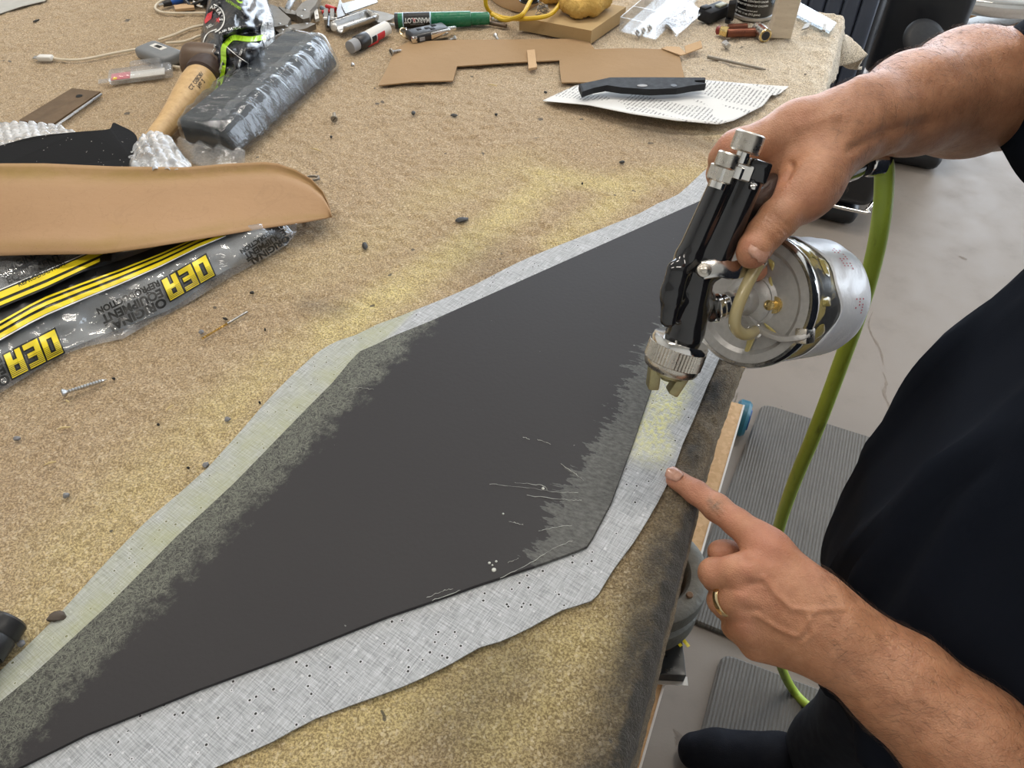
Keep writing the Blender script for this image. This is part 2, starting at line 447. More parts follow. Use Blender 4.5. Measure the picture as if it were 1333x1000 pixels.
# =================================================================== the setting
def g_concrete():
    g = G('concrete'); p = g.pos()
    n1 = g.noise(1.4, 5, p); n2 = g.noise(9, 5, p, 0.65); n3 = g.noise(240, 3, p); sp = g.voro(14, p)
    c = g.mix(n1, (0.212, 0.176, 0.145), (0.275, 0.232, 0.195)); c = g.mix(g.math('MULTIPLY', g.sstep(n2, 0.5, 0.75), 0.5), c, (0.19, 0.165, 0.142))
    c = g.mix(g.math('MULTIPLY', n3, 0.25), c, (0.22, 0.195, 0.172)); c = g.mix(g.math('MULTIPLY', g.math('LESS_THAN', sp, 0.025), 0.7), c, (0.12, 0.10, 0.085))
    g.set(Base_Color=c, Roughness=g.ramp(n2, [(0.3, 0.42), (0.7, 0.62)])); g.bump(n3, 0.12, 0.001); return g.m
concrete = g_concrete()
wall_m = mat('painted wall', (0.52, 0.50, 0.46), 0.8, 0, 0.06, 2)
ceil_m = mat('ceiling boards', (0.50, 0.48, 0.44), 0.85, 0, 0.06, 2)
floor = MB().box(trs((0.8, 1.6, -0.05)), (9.4, 9.0, 0.1)).build('floor', concrete, smooth=False, kind='structure')
def wallbox(name, x0, x1, y0, y1, z0, z1, m=wall_m):
    mb = MB()
    return mb.box(trs(((x0+x1)/2, (y0+y1)/2, (z0+z1)/2)), (x1-x0, y1-y0, z1-z0)).build(name, m, smooth=False, kind='structure')
wallbox('ceiling', -3.9, 5.5, -2.9, 6.1, 3.9, 4.0, ceil_m)
wallbox('wall_left', -3.9, -3.8, -2.9, 6.1, 0, 3.9)
wallbox('wall_front', -3.8, 5.5, -2.9, -2.8, 0, 3.9)
mb = MB()
for x0, x1, z0, z1 in ((-3.8, -1.2, 0, 3.9), (-1.2, 5.2, 3.5, 3.9), (5.2, 5.5, 0, 3.9)):
    mb.box(trs(((x0+x1)/2, 6.05, (z0+z1)/2)), (x1-x0, 0.1, z1-z0))
mb.build('wall_back', wall_m, smooth=False, kind='structure')
mb = MB()
for y0, y1, z0, z1 in ((-2.8, 0.5, 0, 3.9), (0.5, 4.5, 3.5, 3.9), (4.5, 6.0, 0, 3.9)):
    mb.box(trs((5.55, (y0+y1)/2, (z0+z1)/2)), (0.1, y1-y0, z1-z0))
mb.build('wall_right', wall_m, smooth=False, kind='structure')
# cracks in the concrete
crack_m = mat('crack filler', (0.20, 0.165, 0.135), 0.8, 0, 0.3, 60)
def crack(pts, w):
    P = cr([W(x, y, 0.0005) for x, y in pts], 5); L = []; R = []
    for i, p in enumerate(P):
        d = (P[min(i+1, len(P)-1)]-P[max(i-1, 0)]).normalized(); s = Vector((d.y, -d.x, 0))
        ww = w*(0.25+random.random())*math.sin(math.pi*(i+0.4)/(len(P)+0.2)); L.append(p+s*ww); R.append(p-s*ww)
    MB().grid([L, R]).build('crack', crack_m, floor, smooth=False)
OFF[floor.name] = Vector((0, 0, 0))
crack([(1137, 404), (1131, 420), (1135, 436), (1146, 455), (1150, 475)], 0.004)
crack([(1149, 484), (1154, 497), (1151, 512), (1158, 530), (1161, 552)], 0.005)
crack([(876, 949), (884, 958), (882, 966), (889, 974)], 0.006)
crack([(1248, 333), (1254, 336), (1259, 338)], 0.006)

# =================================================================== added fill lamps out of view, lighting the bench top from above
fill_emit = G('added fill tube'); fill_emit.set(Base_Color=(1, 1, 1, 1), Emission_Color=(1.0, 0.93, 0.82, 1), Emission_Strength=4.0); fill_emit = fill_emit.m
fill_body = mat('added fill housing', (0.7, 0.7, 0.7), 0.5)
for k, (x, y) in enumerate(((-1.6, 1.9), (0.7, 1.9), (-1.6, -0.6), (0.7, -0.6))):
    t = thing('added_fill_lamp', 'added white strip lamp for fill, overhead and out of view, %s' % ('far left one', 'far right one', 'near left one', 'near right one')[k], 'lamp', (x, y, 3.8), 'added fill lamps out of view')
    MB().box(trs((x, y, 3.86)), (1.5, 0.3, 0.08), 0.01).build('housing', fill_body, t)
    MB().box(trs((x, y, 3.808)), (1.44, 0.22, 0.02), 0.005).build('diffuser', fill_emit, t)
    o = area_light('fill_light', (x, y, 3.79), 1.44, 0.22, FILL_LAMP_POWER*(1.35 if y > 0 else 0.4), (1.0, 0.93, 0.83), (0, 0, 0)); o.parent = t; o.location = (0, 0, -0.01)

# =================================================================== floor mats
def g_mat(rot):
    g = G('ribbed rubber mat'); p = g.map(g.pos(), (1, 1, 1), (0, 0, rot))
    w = g.wave(48, p, 1.2, 3, 3.0); st = g.map(p, (210, 7, 1)); n = g.noise(1.6, 6, st, 0.75); d = g.noise(12, 5, p)
    c = g.mix(g.ramp(n, [(0.25, 0.0), (0.8, 1.0)]), (0.115, 0.11, 0.10), (0.25, 0.235, 0.215))
    c = g.mix(g.math('MULTIPLY', d, 0.5), c, (0.125, 0.118, 0.108)); g.set(Base_Color=c, Roughness=0.8, Specular_IOR_Level=0.3)
    g.bump(g.math('ADD', w, g.math('MULTIPLY', n, 0.6)), 0.6, 0.003); return g.m
def floor_mat(corners, label):
    P = [Vector(c) for c in corners]; out = []
    for i, p in enumerate(P):                       # rounded corners
        a, b = P[i-1], P[(i+1) % len(P)]; r = 0.025
        da = (a-p).normalized()*r; db = (b-p).normalized()*r
        for k in range(5): t = k/4; out.append(p+da*(1-t)**2+db*t**2)
    c = sum(out, Vector())/len(out)
    ins = [p+(c-p).normalized()*0.006+Vector((0, 0, 0.012)) for p in out]; mid = [p+Vector((0, 0, 0.008)) for p in out]
    mb = MB().prism(out, mid); mb.prism(mid, ins)
    return mb.build('floor_mat', g_mat(math.atan2(E_DIR.x, E_DIR.y)), smooth=False, label=label, cat='mat', group='ribbed mats on the floor')
m1a, m1b, m1c = W(991, 528, 0), W(1145, 577, 0), W(880, 806, 0)
ux = (m1b-m1a).normalized(); uy = (m1c-m1a)
m1d = W(968, 839, 0)
floor_mat([m1a, m1a+ux*0.95, m1d+ux*0.78, m1d-ux*((m1d-m1c).length)], 'grey ribbed rubber mat with the green hose crossing it')
m2a, m2b = W(938, 852, 0), W(1022, 884, 0); u2 = (m2b-m2a).normalized(); m2c = W(905, 978, 0); v2 = (m2c-m2a).normalized()
floor_mat([m2a, m2a+u2*0.95, m2a+u2*0.95+v2*0.6, m2a+v2*0.6], 'grey ribbed rubber mat under the dark shoe')

# =================================================================== workbench
AE = 1.335; BW = 1.5
def g_particle():
    g = G('particle board'); p = g.pos(); v = g.voro(170, p, 'Color'); n = g.noise(30, 4, p)
    c = g.mix(v, (0.60, 0.36, 0.16), (0.80, 0.54, 0.29)); c = g.mix(g.math('MULTIPLY', n, 0.4), c, (0.64, 0.38, 0.17))
    g.set(Base_Color=c, Roughness=0.6); return g.m
particle = g_particle(); melamine = mat('white edge band', (0.78, 0.76, 0.72), 0.4, 0, 0.03)
bench = thing('workbench', 'long mobile workbench with particle board shelf under the carpet', 'workbench', B(0.1, -0.7, 0))
def bslab(a0, a1, d0, d1, z0, z1, bev=0):
    mb = MB(); c = B((a0+a1)/2, (d0+d1)/2, (z0+z1)/2)
    return mb.box(Matrix.Translation(c) @ Matrix.Rotation(math.atan2(E_DIR.y, E_DIR.x), 4, 'Z'), (a1-a0, d1-d0, z1-z0), bev)
bslab(-1.0, AE-0.012, -BW, -0.034, TH-0.036, TH-0.008).build('tabletop', particle, bench, smooth=False)
SH = 0.37
bslab(-1.0, 0.985, -BW+0.02, 0.020, SH-0.03, SH).build('shelf', particle, bench, smooth=False)
bslab(-1.0, 0.985, 0.020, 0.023, SH-0.03, SH+0.001).build('edge_band', melamine, bench, smooth=False)
for a in (-0.93, 1.0):
    for d in (-0.10, -BW+0.1):
        bslab(a-0.035, a+0.035, d-0.035, d+0.035, 0.11, TH-0.036).build('leg', pale_wood, bench, smooth=False)
bslab(-0.95, 1.0, -0.14, -0.10, TH-0.13, TH-0.036).build('apron', particle, bench, smooth=False)
caster_blue = mat('blue caster tread', (0.02, 0.13, 0.19), 0.4, 0, 0.15); caster_hub = mat('blue caster hub', (0.02, 0.09, 0.30), 0.35)
CW = W(966, 541, 0.05)
for a, d in ((CW.dot(E_DIR), CW.dot(N_DIR)-0.004), (-0.93, 0.0), (-0.93, -BW+0.1), (1.0, -BW+0.1)):
    p = B(a, d, 0.042); ax = N_DIR
    cs = MB().lathe([(0.012, -0.016), (0.036, -0.016), (0.042, -0.009), (0.042, 0.009), (0.036, 0.016), (0.012, 0.016)], frame(p, ax), 24).build('caster_wheel', caster_blue, bench)
    OFF[cs.name] = OFF[bench.name]
    MB().lathe([(0.004, -0.018), (0.022, -0.019), (0.024, 0.019), (0.004, 0.018)], frame(p, ax), 20).build('hub', caster_hub, cs)
    mb = MB()
    for s in (-1, ): mb.box(frame(p+ax*0.024*s+Vector((0, 0, 0.025)), ax), (0.07, 0.03, 0.003))
    mb.build('fork', steel, cs)

# =================================================================== carpet on the bench
aa = np.concatenate([np.linspace(-1.02, 0.02, 24)[:-1], np.arange(0.02, AE+0.15, 0.0034)])
bb = np.concatenate([np.arange(-0.085, 1.30, 0.0034), np.linspace(1.30, 1.5, 12)[1:]])
A_, B_ = np.meshgrid(aa, bb, indexing='ij')
hang = 0.034+0.020*vnoise(A_, A_*0, 5, 3)+0.030*np.exp(-((A_-0.20)/0.13)**2)
corner_w = np.clip((A_-(AE-0.16))/0.14, 0, 1)
hang = hang + 0.045*corner_w
db = np.clip(-B_, 0, None); db = np.minimum(db, hang); da = np.clip(A_-AE, 0, 0.15)
r = np.hypot(da, db); rr = np.maximum(r, 1e-9); RC = 0.013
th = np.minimum(r/RC, math.pi/2); hx = RC*np.sin(th); vz = RC*(1-np.cos(th)); rest = np.clip(r-RC*math.pi/2, 0, None)
flare = 0.10+0.55*np.clip(da/0.05, 0, 1)*np.clip(db/0.03, 0, 1)+0.25*corner_w*(vnoise(A_, B_, 18, 5))
hx = hx+rest*flare; vz = vz+rest*np.sqrt(np.clip(1-flare**2, 0.2, 1))
wav = 0.005*(vnoise(A_, A_*0+3, 7, 9)-0.5)+0.006*np.exp(-((A_-0.17)/0.08)**2)
PA = np.minimum(A_, AE)+hx*da/rr; PD = np.minimum(-B_, 0)+hx*db/rr-0.013+np.where(B_ < 0.05, wav*(1-np.clip(B_/0.05, 0, 1)), 0)
PZ = TH-vz
fine = RNG.random(A_.shape); f2 = (fine+np.roll(fine, 1, 0)+np.roll(fine, 1, 1)+np.roll(np.roll(fine, 1, 0), 1, 1))/4
lump = vnoise(A_, B_, 120, 21)*0.6+vnoise(A_, B_, 45, 22)*0.6
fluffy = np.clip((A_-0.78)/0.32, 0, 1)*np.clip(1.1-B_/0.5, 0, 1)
hgt = (f2-0.5)*0.0030+(lump-0.6)*0.0014*(1+3.0*fluffy)+(fine-0.5)*0.0008
flat = B_ > 0
PZ = PZ+np.where(r < RC, hgt-0.0014, 0); PD = PD+np.where(r >= RC, hgt*0.6, 0)
Vc = np.stack([PA*E_DIR.x+(PD+EDGE0-0.003)*N_DIR.x, PA*E_DIR.y+(PD+EDGE0-0.003)*N_DIR.y, PZ], -1).reshape(-1, 3)
nA, nB = A_.shape; I = np.arange(nA*nB).reshape(nA, nB)
Fc = np.stack([I[:-1, :-1], I[1:, :-1], I[1:, 1:], I[:-1, 1:]], -1).reshape(-1, 4)
keep = (B_[:-1, :-1] > -hang[:-1, :-1]-0.004).ravel(); Fc = Fc[keep]
def seg_mask(P, pts, w):                            # soft strokes given by table points
    m = np.zeros(len(P)); x, y = P[:, 0], P[:, 1]
    for (p, q, ww, st) in pts:
        p = T(*p); q = T(*q); dx, dy = q.x-p.x, q.y-p.y; L = dx*dx+dy*dy+1e-9
        t = np.clip(((x-p.x)*dx+(y-p.y)*dy)/L, 0, 1); d = np.hypot(x-p.x-t*dx, y-p.y-t*dy)
        m = np.maximum(m, st*np.exp(-(d/(ww*w))**2))
    return m
yel = seg_mask(Vc, [((430, 435), (520, 375), 26, 1), ((520, 375), (640, 295), 24, 0.9), ((640, 295), (720, 228), 26, 0.9), ((700, 225), (800, 240), 22, .9),
    ((725, 315), (830, 240), 20, .8), ((800, 235), (925, 222), 24, .6), ((290, 530), (430, 435), 30, .6), ((100, 720), (300, 540), 42, .55), ((0, 880), (110, 720), 35, .5), ((560, 260), (680, 215), 36, .4),
    ((400, 350), (520, 300), 45, .25), ((350, 990), (600, 880), 30, .6), ((600, 880), (760, 830), 30, .55), ((640, 960), (720, 900), 26, .55), ((820, 130), (935, 175), 20, .35), ((990, 225), (1000, 330), 20, .2)], 0.001)
grm = seg_mask(Vc, [((835, 170), (935, 190), 20, .35), ((400, 396), (440, 402), 12, .3), ((690, 420), (620, 330), 40, .22), ((600, 940), (660, 860), 30, .35), ((780, 990), (850, 860), 26, .5)], 0.001)
edge_g = np.exp(-((B_-0.002)/0.016)**2)*np.clip((0.66-A_)/0.10, 0, 1)*(0.55+0.5*vnoise(A_, B_, 30, 31))
edge_g = np.maximum(edge_g, np.exp(-((B_+0.012)/0.014)**2)*np.clip((0.42-A_)/0.1, 0, 1)*1.3)
matted = np.clip((0.75-A_)/0.5, 0, 1)*np.clip(1-B_/0.24, 0, 1)
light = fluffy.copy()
def g_carpet():
    g = G('tan carpet'); p = g.pos()
    sp = g.voro(560, p, 'Color'); n1 = g.noise(640, 3, p, 0.75); n2 = g.noise(16, 5, p, 0.65); n3 = g.noise(90, 4, p, 0.7)
    tint = g.mix(n2, (0.53, 0.375, 0.212), (0.67, 0.505, 0.305))
    tint = g.mix(g.attr('matted'), tint, (0.40, 0.31, 0.17))
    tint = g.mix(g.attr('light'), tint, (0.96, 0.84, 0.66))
    ym = g.math('MULTIPLY', g.attr('yellow'), g.ramp(g.noise(34, 5, p, 0.7), [(0.25, 0.5), (0.58, 1.0)]))
    tint = g.mix(g.math('MULTIPLY', ym, 0.9), tint, (0.90, 0.76, 0.34))
    dark = g.mix(n1, tint, g.mix(1.0, tint, (0.40, 0.37, 0.34), 'MULTIPLY'))
    c = g.mix(g.ramp(n1, [(0.42, 0.0), (0.60, 1.0)]), g.mix(1.0, tint, (0.42, 0.38, 0.34), 'MULTIPLY'), tint)
    c = g.mix(g.math('MULTIPLY', g.ramp(sp, [(0.70, 0.0), (0.92, 1.0)]), 0.7), c, g.mix(0.45, tint, (0.9, 0.8, 0.62)))
    gm = g.math('MULTIPLY', g.attr('grime'), g.ramp(n3, [(0.25, 0.8), (0.6, 1.15)]), clamp=True)
    c = g.mix(gm, c, (0.035, 0.033, 0.030))
    c = g.mix(g.math('MULTIPLY', g.math('GREATER_THAN', g.noise(48, 2, p), 0.735), 0.8), c, (0.05, 0.045, 0.04))
    g.set(Base_Color=c, Roughness=0.9, Specular_IOR_Level=0.25, Sheen_Weight=0.25, Sheen_Roughness=0.5)
    g.bump(g.math('ADD', n1, g.math('MULTIPLY', n3, 0.7)), 0.9, 0.0022); return g.m
carpet_off = B(0.5, -0.5, TH)
carpet = np_mesh('carpet', Vc, Fc, g_carpet(), None, carpet_off)
carpet['label'] = 'tan glue-stained carpet covering the whole workbench top'; carpet['category'] = 'carpet'
for nm, v in (('yellow', yel), ('grime', np.clip(np.maximum(grm, edge_g.ravel()), 0, 1)), ('matted', matted.ravel()), ('light', light.ravel())): attr(carpet, nm, v)
md = carpet.modifiers.new('thickness', 'SOLIDIFY'); md.thickness = 0.005; md.offset = -1

# =================================================================== backing fabric and dark panel
FAB = [(-60, 955), (0, 876), (28, 850), (84, 794), (124, 749), (171, 700), (202, 670), (271, 610), (340, 532), (372, 498), (400, 472), (418, 457), (440, 445), (464, 437), (490, 424), (512, 416), (540, 405),
       (580, 389), (618, 372), (656, 352), (694, 334), (757, 309), (800, 292), (832, 279), (858, 265), (883, 254), (906, 233), (929, 214), (985, 178), (1002, 190), (985, 290), (960, 400),
       (936, 468), (920, 504), (904, 544), (888, 580), (880, 604), (864, 640), (844, 676), (824, 708), (800, 740), (785, 764), (770, 783), (732, 795), (690, 818), (651, 836), (624, 844), (589, 864), (540, 888), (500, 904), (412, 936), (356, 966), (281, 1000), (180, 1050), (0, 1160)]
PAN = [(-60, 975), (0, 917), (37, 887), (142, 790), (231, 700), (303, 633), (400, 533), (432, 501), (456, 472), (469, 459), (490, 450), (515, 438), (560, 420), (912, 263), (935, 254), (941, 262), (930, 296),
       (848, 508), (824, 580), (796, 656), (772, 702), (764, 714), (750, 720), (704, 737), (620, 765), (581, 779), (500, 807), (375, 857), (262, 899), (112, 959), (30, 1000), (-60, 1042)]
PZ0 = TH+0.0022
def line_c(p, q, h):                               # line in the bench plane: (point, inward normal pointing right of p->q)
    p = T(*p, h); q = T(*q, h); d = (q-p).normalized(); return p, d, Vector((d.y, -d.x, 0))
LP, LDi, LN = line_c((0, 917), (460, 468), 0.003)
RP, RDi, RN = line_c((848, 508), (766, 712), 0.003)   # p->q goes towards the camera; its right-hand side is the panel
UP_, UDi, UN = line_c((469, 459), (912, 263), 0.003)
def dist_nodes(g, p, P, D, Nn):
    q = g.vmath('SUBTRACT', p, tuple(P)); return g.vmath('DOT_PRODUCT', q, tuple(D)), g.vmath('DOT_PRODUCT', q, tuple(Nn))
def g_fabric():
    g = G('grey woven backing'); p = g.pos()
    q = g.map(p, (1, 1, 1), (0, 0, -0.98))
    w1 = g.noise(1, 2, g.map(q, (1100, 70, 1)), 0.6); w2 = g.noise(1, 2, g.map(q, (70, 1100, 1)), 0.6); cl = g.noise(30, 4, p)
    wv = g.math('ADD', g.math('MULTIPLY', w1, 0.5), g.math('MULTIPLY', w2, 0.5))
    c = g.mix(g.ramp(wv, [(0.36, 0.0), (0.64, 1.0)]), (0.23, 0.24, 0.255), (0.56, 0.58, 0.615))
    c = g.mix(g.math('MULTIPLY', cl, 0.3), c, (0.36, 0.38, 0.39))
    # small punched holes, in loose clusters
    v = g.voro(165, p); pick = g.math('GREATER_THAN', g.noise(70, 2, p), 0.47)
    hole = g.math('MULTIPLY', g.math('LESS_THAN', v, 0.14), pick)
    v2 = g.voro(165, p); ring = g.math('MULTIPLY', g.math('LESS_THAN', v2, 0.22), pick)
    c = g.mix(g.math('MULTIPLY', ring, 0.45), c, (0.75, 0.76, 0.78)); c = g.mix(hole, c, (0.02, 0.02, 0.02))
    # dried contact glue along the left edge and the fresh patch at the right edge
    s, t = dist_nodes(g, p, LP, LDi, LN)
    left = g.math('MULTIPLY', g.math('MULTIPLY', g.sstep(t, -0.055, -0.002), g.math('SUBTRACT', 1.0, g.sstep(t, 0.004, 0.012))), g.math('SUBTRACT', 1.0, g.sstep(s, 0.49, 0.565)))
    left = g.math('MULTIPLY', left, g.ramp(g.noise(42, 4, p, 0.7), [(0.3, 0.35), (0.65, 0.95)]))
    c = g.mix(g.math('MULTIPLY', left, 0.72), c, (0.36, 0.37, 0.19))
    s, t = dist_nodes(g, p, RP, RDi, RN)
    nn = g.noise(45, 4, p, 0.65)
    reach = g.math('ADD', g.math('MULTIPLY', t, -1.0), g.math('MULTIPLY', g.math('SUBTRACT', nn, 0.5), 0.035))
    right = g.math('MULTIPLY', g.math('SUBTRACT', 1.0, g.sstep(reach, 0.018, 0.034)), g.math('MULTIPLY', g.sstep(s, -0.10, -0.02), g.math('SUBTRACT', 1.0, g.sstep(s, 0.055, 0.085))))
    right = g.math('MULTIPLY', right, g.sstep(g.math('MULTIPLY', t, -1.0), -0.01, 0.002))
    blob = g.ramp(g.noise(380, 3, p, 0.6), [(0.35, 0.15), (0.6, 1.0)]); big = g.ramp(g.noise(26, 2, p), [(0.35, 0.35), (0.6, 1.0)])
    gl = g.math('MULTIPLY', g.math('MULTIPLY', right, blob), big)
    c = g.mix(gl, c, (0.62, 0.61, 0.24))
    g.set(Base_Color=c, Roughness=g.math('SUBTRACT', 0.62, g.math('MULTIPLY', right, 0.33)), Specular_IOR_Level=0.5)
    g.bump(g.math('ADD', wv, g.math('MULTIPLY', gl, 1.5)), 0.5, 0.0008); return g.m
fo = [T(x, y, 0.0004) for x, y in FAB]; fo = cr(fo, 2, True)
fabric = MB().slab(fo, 0.0011).build('backing_fabric', g_fabric(), smooth=False, label='grey woven backing cloth with tiny punched holes under the dark panel', cat='fabric')
def g_panel():
    g = G('dark vinyl covered board'); p = g.pos()
    gr = g.noise(300, 4, p, 0.6); cl = g.noise(9, 4, p)
    c = g.mix(cl, (0.0215, 0.0195, 0.0215), (0.031, 0.0285, 0.031)); c = g.mix(g.math('MULTIPLY', gr, 0.35), c, (0.022, 0.021, 0.022))
    sq = g.noise(1, 2, g.map(p, (300, 300, 1)))
    web = g.noise(150, 5, p, 0.6, 2.2); thread = g.math('SUBTRACT', 1.0, g.sstep(g.math('ABSOLUTE', g.math('SUBTRACT', web, 0.5)), 0.008, 0.05))
    web2 = g.noise(420, 3, p, 0.6, 1.0); thread2 = g.math('SUBTRACT', 1.0, g.sstep(g.math('ABSOLUTE', g.math('SUBTRACT', web2, 0.5)), 0.01, 0.07))
    rag = g.noise(75, 5, p, 0.7)
    # left edge and the short bit round the corner
    s, t = dist_nodes(g, p, LP, LDi, LN); s2, t2 = dist_nodes(g, p, UP_, UDi, UN)
    tm = g.math('MINIMUM', t, g.math('ADD', t2, g.math('MULTIPLY', g.sstep(s2, 0.0, 0.05), 0.05)))
    ml = g.math('SUBTRACT', 1.0, g.sstep(g.math('ADD', tm, g.math('MULTIPLY', g.math('SUBTRACT', rag, 0.5), 0.055)), 0.022, 0.040))
    soft = g.math('SUBTRACT', 1.0, g.sstep(tm, 0.0, 0.06))
    left = g.math('MULTIPLY', ml, g.math('ADD', 0.12, g.math('MULTIPLY', g.math('MAXIMUM', thread, g.math('MULTIPLY', thread2, 0.6)), 0.75)))
    # right edge: ragged tongues running inwards
    s, t = dist_nodes(g, p, RP, RDi, RN)
    cb = g.n.new('ShaderNodeCombineXYZ'); g.link(s, cb.inputs[0]); g.link(t, cb.inputs[1])
    ton = g.noise(1, 5, g.map(cb.outputs[0], (150, 38, 1)), 0.68, 0.4)
    dens = g.math('ADD', 0.020, g.math('MULTIPLY', g.sstep(s, 0.02, 0.16), 0.012))
    dens = g.math('MULTIPLY', dens, g.sstep(s, -0.16, -0.02))
    edge = g.math('SUBTRACT', g.math('ADD', t, g.math('MULTIPLY', g.math('SUBTRACT', ton, 0.5), 0.075)), dens)
    mr = g.math('SUBTRACT', 1.0, g.sstep(edge, -0.001, 0.0012))
    rim = g.math('SUBTRACT', 1.0, g.sstep(g.math('ABSOLUTE', edge), 0.0004, 0.0022))
    ink = g.noise(1, 5, g.map(cb.outputs[0], (420, 170, 1)), 0.7)
    fill = g.ramp(ink, [(0.35, 0.10), (0.68, 0.75)])
    rightm = g.math('MAXIMUM', g.math('MULTIPLY', mr, g.math('MULTIPLY', fill, 0.8)), g.math('MULTIPLY', g.math('MULTIPLY', rim, g.sstep(s, -0.10, 0.0)), 0.45))
    c = g.mix(g.math('MULTIPLY', left, 0.75), c, (0.26, 0.27, 0.215)); c = g.mix(g.math('MULTIPLY', rightm, 0.62), c, (0.27, 0.285, 0.26))
    speck = g.math('GREATER_THAN', g.noise(120, 2, p), 0.79); c = g.mix(g.math('MULTIPLY', speck, 0.5), c, (0.3, 0.3, 0.29))
    glue = g.math('MAXIMUM', left, rightm)
    g.set(Base_Color=c, Roughness=g.math('SUBTRACT', g.ramp(cl, [(0.3, 0.50), (0.7, 0.58)]), g.math('MULTIPLY', mr, 0.16)), Specular_IOR_Level=0.28)
    g.bump(g.math('ADD', g.math('MULTIPLY', gr, 0.6), glue), 0.30, 0.0006); return g.m
po = [T(x, y, 0.0017) for x, y in PAN]
mb = MB(); cc = sum(po, Vector())/len(po)
top = [p+Vector((0, 0, 0.0022))+(cc-p).normalized()*0.0006 for p in po]; midl = [p+Vector((0, 0, 0.0014)) for p in po]
mb.prism(po, midl); mb.prism(midl, top)
panel = mb.build('trim_panel', g_panel(), smooth=False, label='large dark charcoal vinyl board with dried glue along its edges', cat='panel')
glue_m = mat('pale glue strand', (0.55, 0.56, 0.52), 0.35, 0, 0.1)
def strand(pts, r=0.00016):
    P = cr([T(x, y, 0.0041) for x, y in pts], 8)
    P = [p+Vector((random.uniform(-1, 1)*0.0005, random.uniform(-1, 1)*0.0005, 0)) for p in P]
    MB().tube(P, [r*(0.3+random.random()) for _ in P], 5).build('glue_strand', glue_m, panel)
for pts in ([(637, 630), (680, 634), (720, 640), (752, 642)], [(670, 628), (705, 632), (712, 638)], [(685, 645), (740, 651), (758, 651)], [(730, 604), (748, 616), (760, 626)],
            [(662, 679), (672, 681), (680, 683)], [(702, 692), (730, 685), (745, 684)], [(652, 752), (690, 733), (715, 717), (745, 704)], [(661, 732), (675, 727)], [(700, 572), (716, 578)], [(681, 569), (690, 572)],
            [(563, 782), (600, 768)], [(555, 778), (575, 770), (590, 766)], [(487, 507), (468, 505), (455, 506)]):
    strand(pts)
for x, y, r in ((643, 742, 0.0016), (655, 669, 0.0008), (707, 636, 0.0012), (637, 733, 0.0010), (646, 731, 0.0009), (641, 736, 0.0007)):
    MB().lathe([(0.0002, 0.0006), (r*0.7, 0.0005), (r, 0.0)], trs(T(x, y, 0.0039)), 10).build('glue_drop', glue_m, panel)

# =================================================================== spray gun
def ngp(t): return GA.lerp(GB, t)
GA, GB = C(978, 178, 0.492), C(855, 505, 0.552)
GAX = (GB-GA).normalized()
gun = thing('spray_gun', 'black and silver spray gun with a glue cup held over the panel edge', 'spray gun', C(900, 470, 0.54))
def knurl(mb, M, r, z0, z1, n=44, dep=0.0006, ch=0.001):
    prof = [(r-ch-dep, z0), (r, z0+ch), (r, z1-ch), (r-ch-dep, z1)]; rings = []
    for i, (rr, z) in enumerate(prof):
        ring = []
        for k in range(2*n):
            a = math.pi*k/n; q = rr-(dep if (k % 2 and 0 < i < 3) else 0); ring.append(M @ Vector((q*math.cos(a), q*math.sin(a), z)))
        rings.append(ring)
    return mb.loft(rings)
def hexnut(mb, M, r, z0, z1, ch=0.0008):
    rings = []
    for rr, z in ((r-ch, z0), (r, z0+ch), (r, z1-ch), (r-ch, z1)):
        rings.append([M @ Vector((rr*math.cos(k*math.pi/3), rr*math.sin(k*math.pi/3), z)) for k in range(6)])
    return mb.loft(rings)
body_caps = [
    cap(C(942, 232, 0.500), 0.0078, C(896, 335, 0.518), 0.0088), cap(C(896, 335, 0.518), 0.0088, C(880, 366, 0.520), 0.0075),
    cap(C(975, 234, 0.503), 0.0095, C(926, 345, 0.523), 0.0115), cap(C(958, 233, 0.506), 0.0085, C(915, 340, 0.522), 0.010),
    cap(C(968, 262, 0.522), 0.013, C(1108, 214, 0.596), 0.0125), cap(C(955, 300, 0.523), 0.010, C(985, 270, 0.535), 0.012),
    cap(C(908, 352, 0.524), 0.0125, C(892, 432, 0.538), 0.0125), cap(C(892, 432, 0.538), 0.0125, C(886, 447, 0.541), 0.0135),
    cap(C(916, 388, 0.534), 0.008, C(926, 404, 0.542), 0.0085), cap(C(914, 402, 0.53), 0.0055, C(905, 432, 0.537), 0.006)]
fin = [cap(C(882, 352, 0.512), 0.0075, C(874, 385, 0.516), 0.0075, 0.55, FWD), cap(C(875, 380, 0.515), 0.0072, C(870, 416, 0.52), 0.0058, 0.55, FWD),
       cap(C(884, 392, 0.52), 0.006, C(880, 412, 0.524), 0.004, 0.6, FWD)]
V, F = sdf_mesh(body_caps, [(0.002, 0.003, fin)], 0.0012, kb=0.003, pad=0.006, smooth=1)
np_mesh('gun_body', V, F, black_gloss, gun)
# rear knobs
K1 = frame(C(976, 179, 0.489), GAX); K2 = frame(C(948, 205, 0.492), GAX)
mb = MB(); mb.lathe([(0.0004, -0.0026), (0.0085, -0.003), (0.0098, -0.002), (0.0098, 0.0085), (0.0088, 0.0095), (0.003, 0.0095)], K1, 36); mb.build('fluid_knob', nickel, gun, angle=30)
MB().lathe([(0.0045, 0.009), (0.0045, 0.018), (0.0062, 0.019), (0.0062, 0.026)], K1, 20).build('knob_stem', chrome, gun)
mb = MB(); mb.lathe([(0.0004, -0.0026), (0.0064, -0.003), (0.0074, -0.002), (0.0074, 0.006), (0.0066, 0.007), (0.003, 0.007)], K2, 36); mb.build('pattern_knob', nickel, gun, angle=30)
MB().lathe([(0.0042, 0.006), (0.0042, 0.015), (0.0058, 0.016), (0.0058, 0.02)], K2, 20).build('knob_stem', chrome, gun)
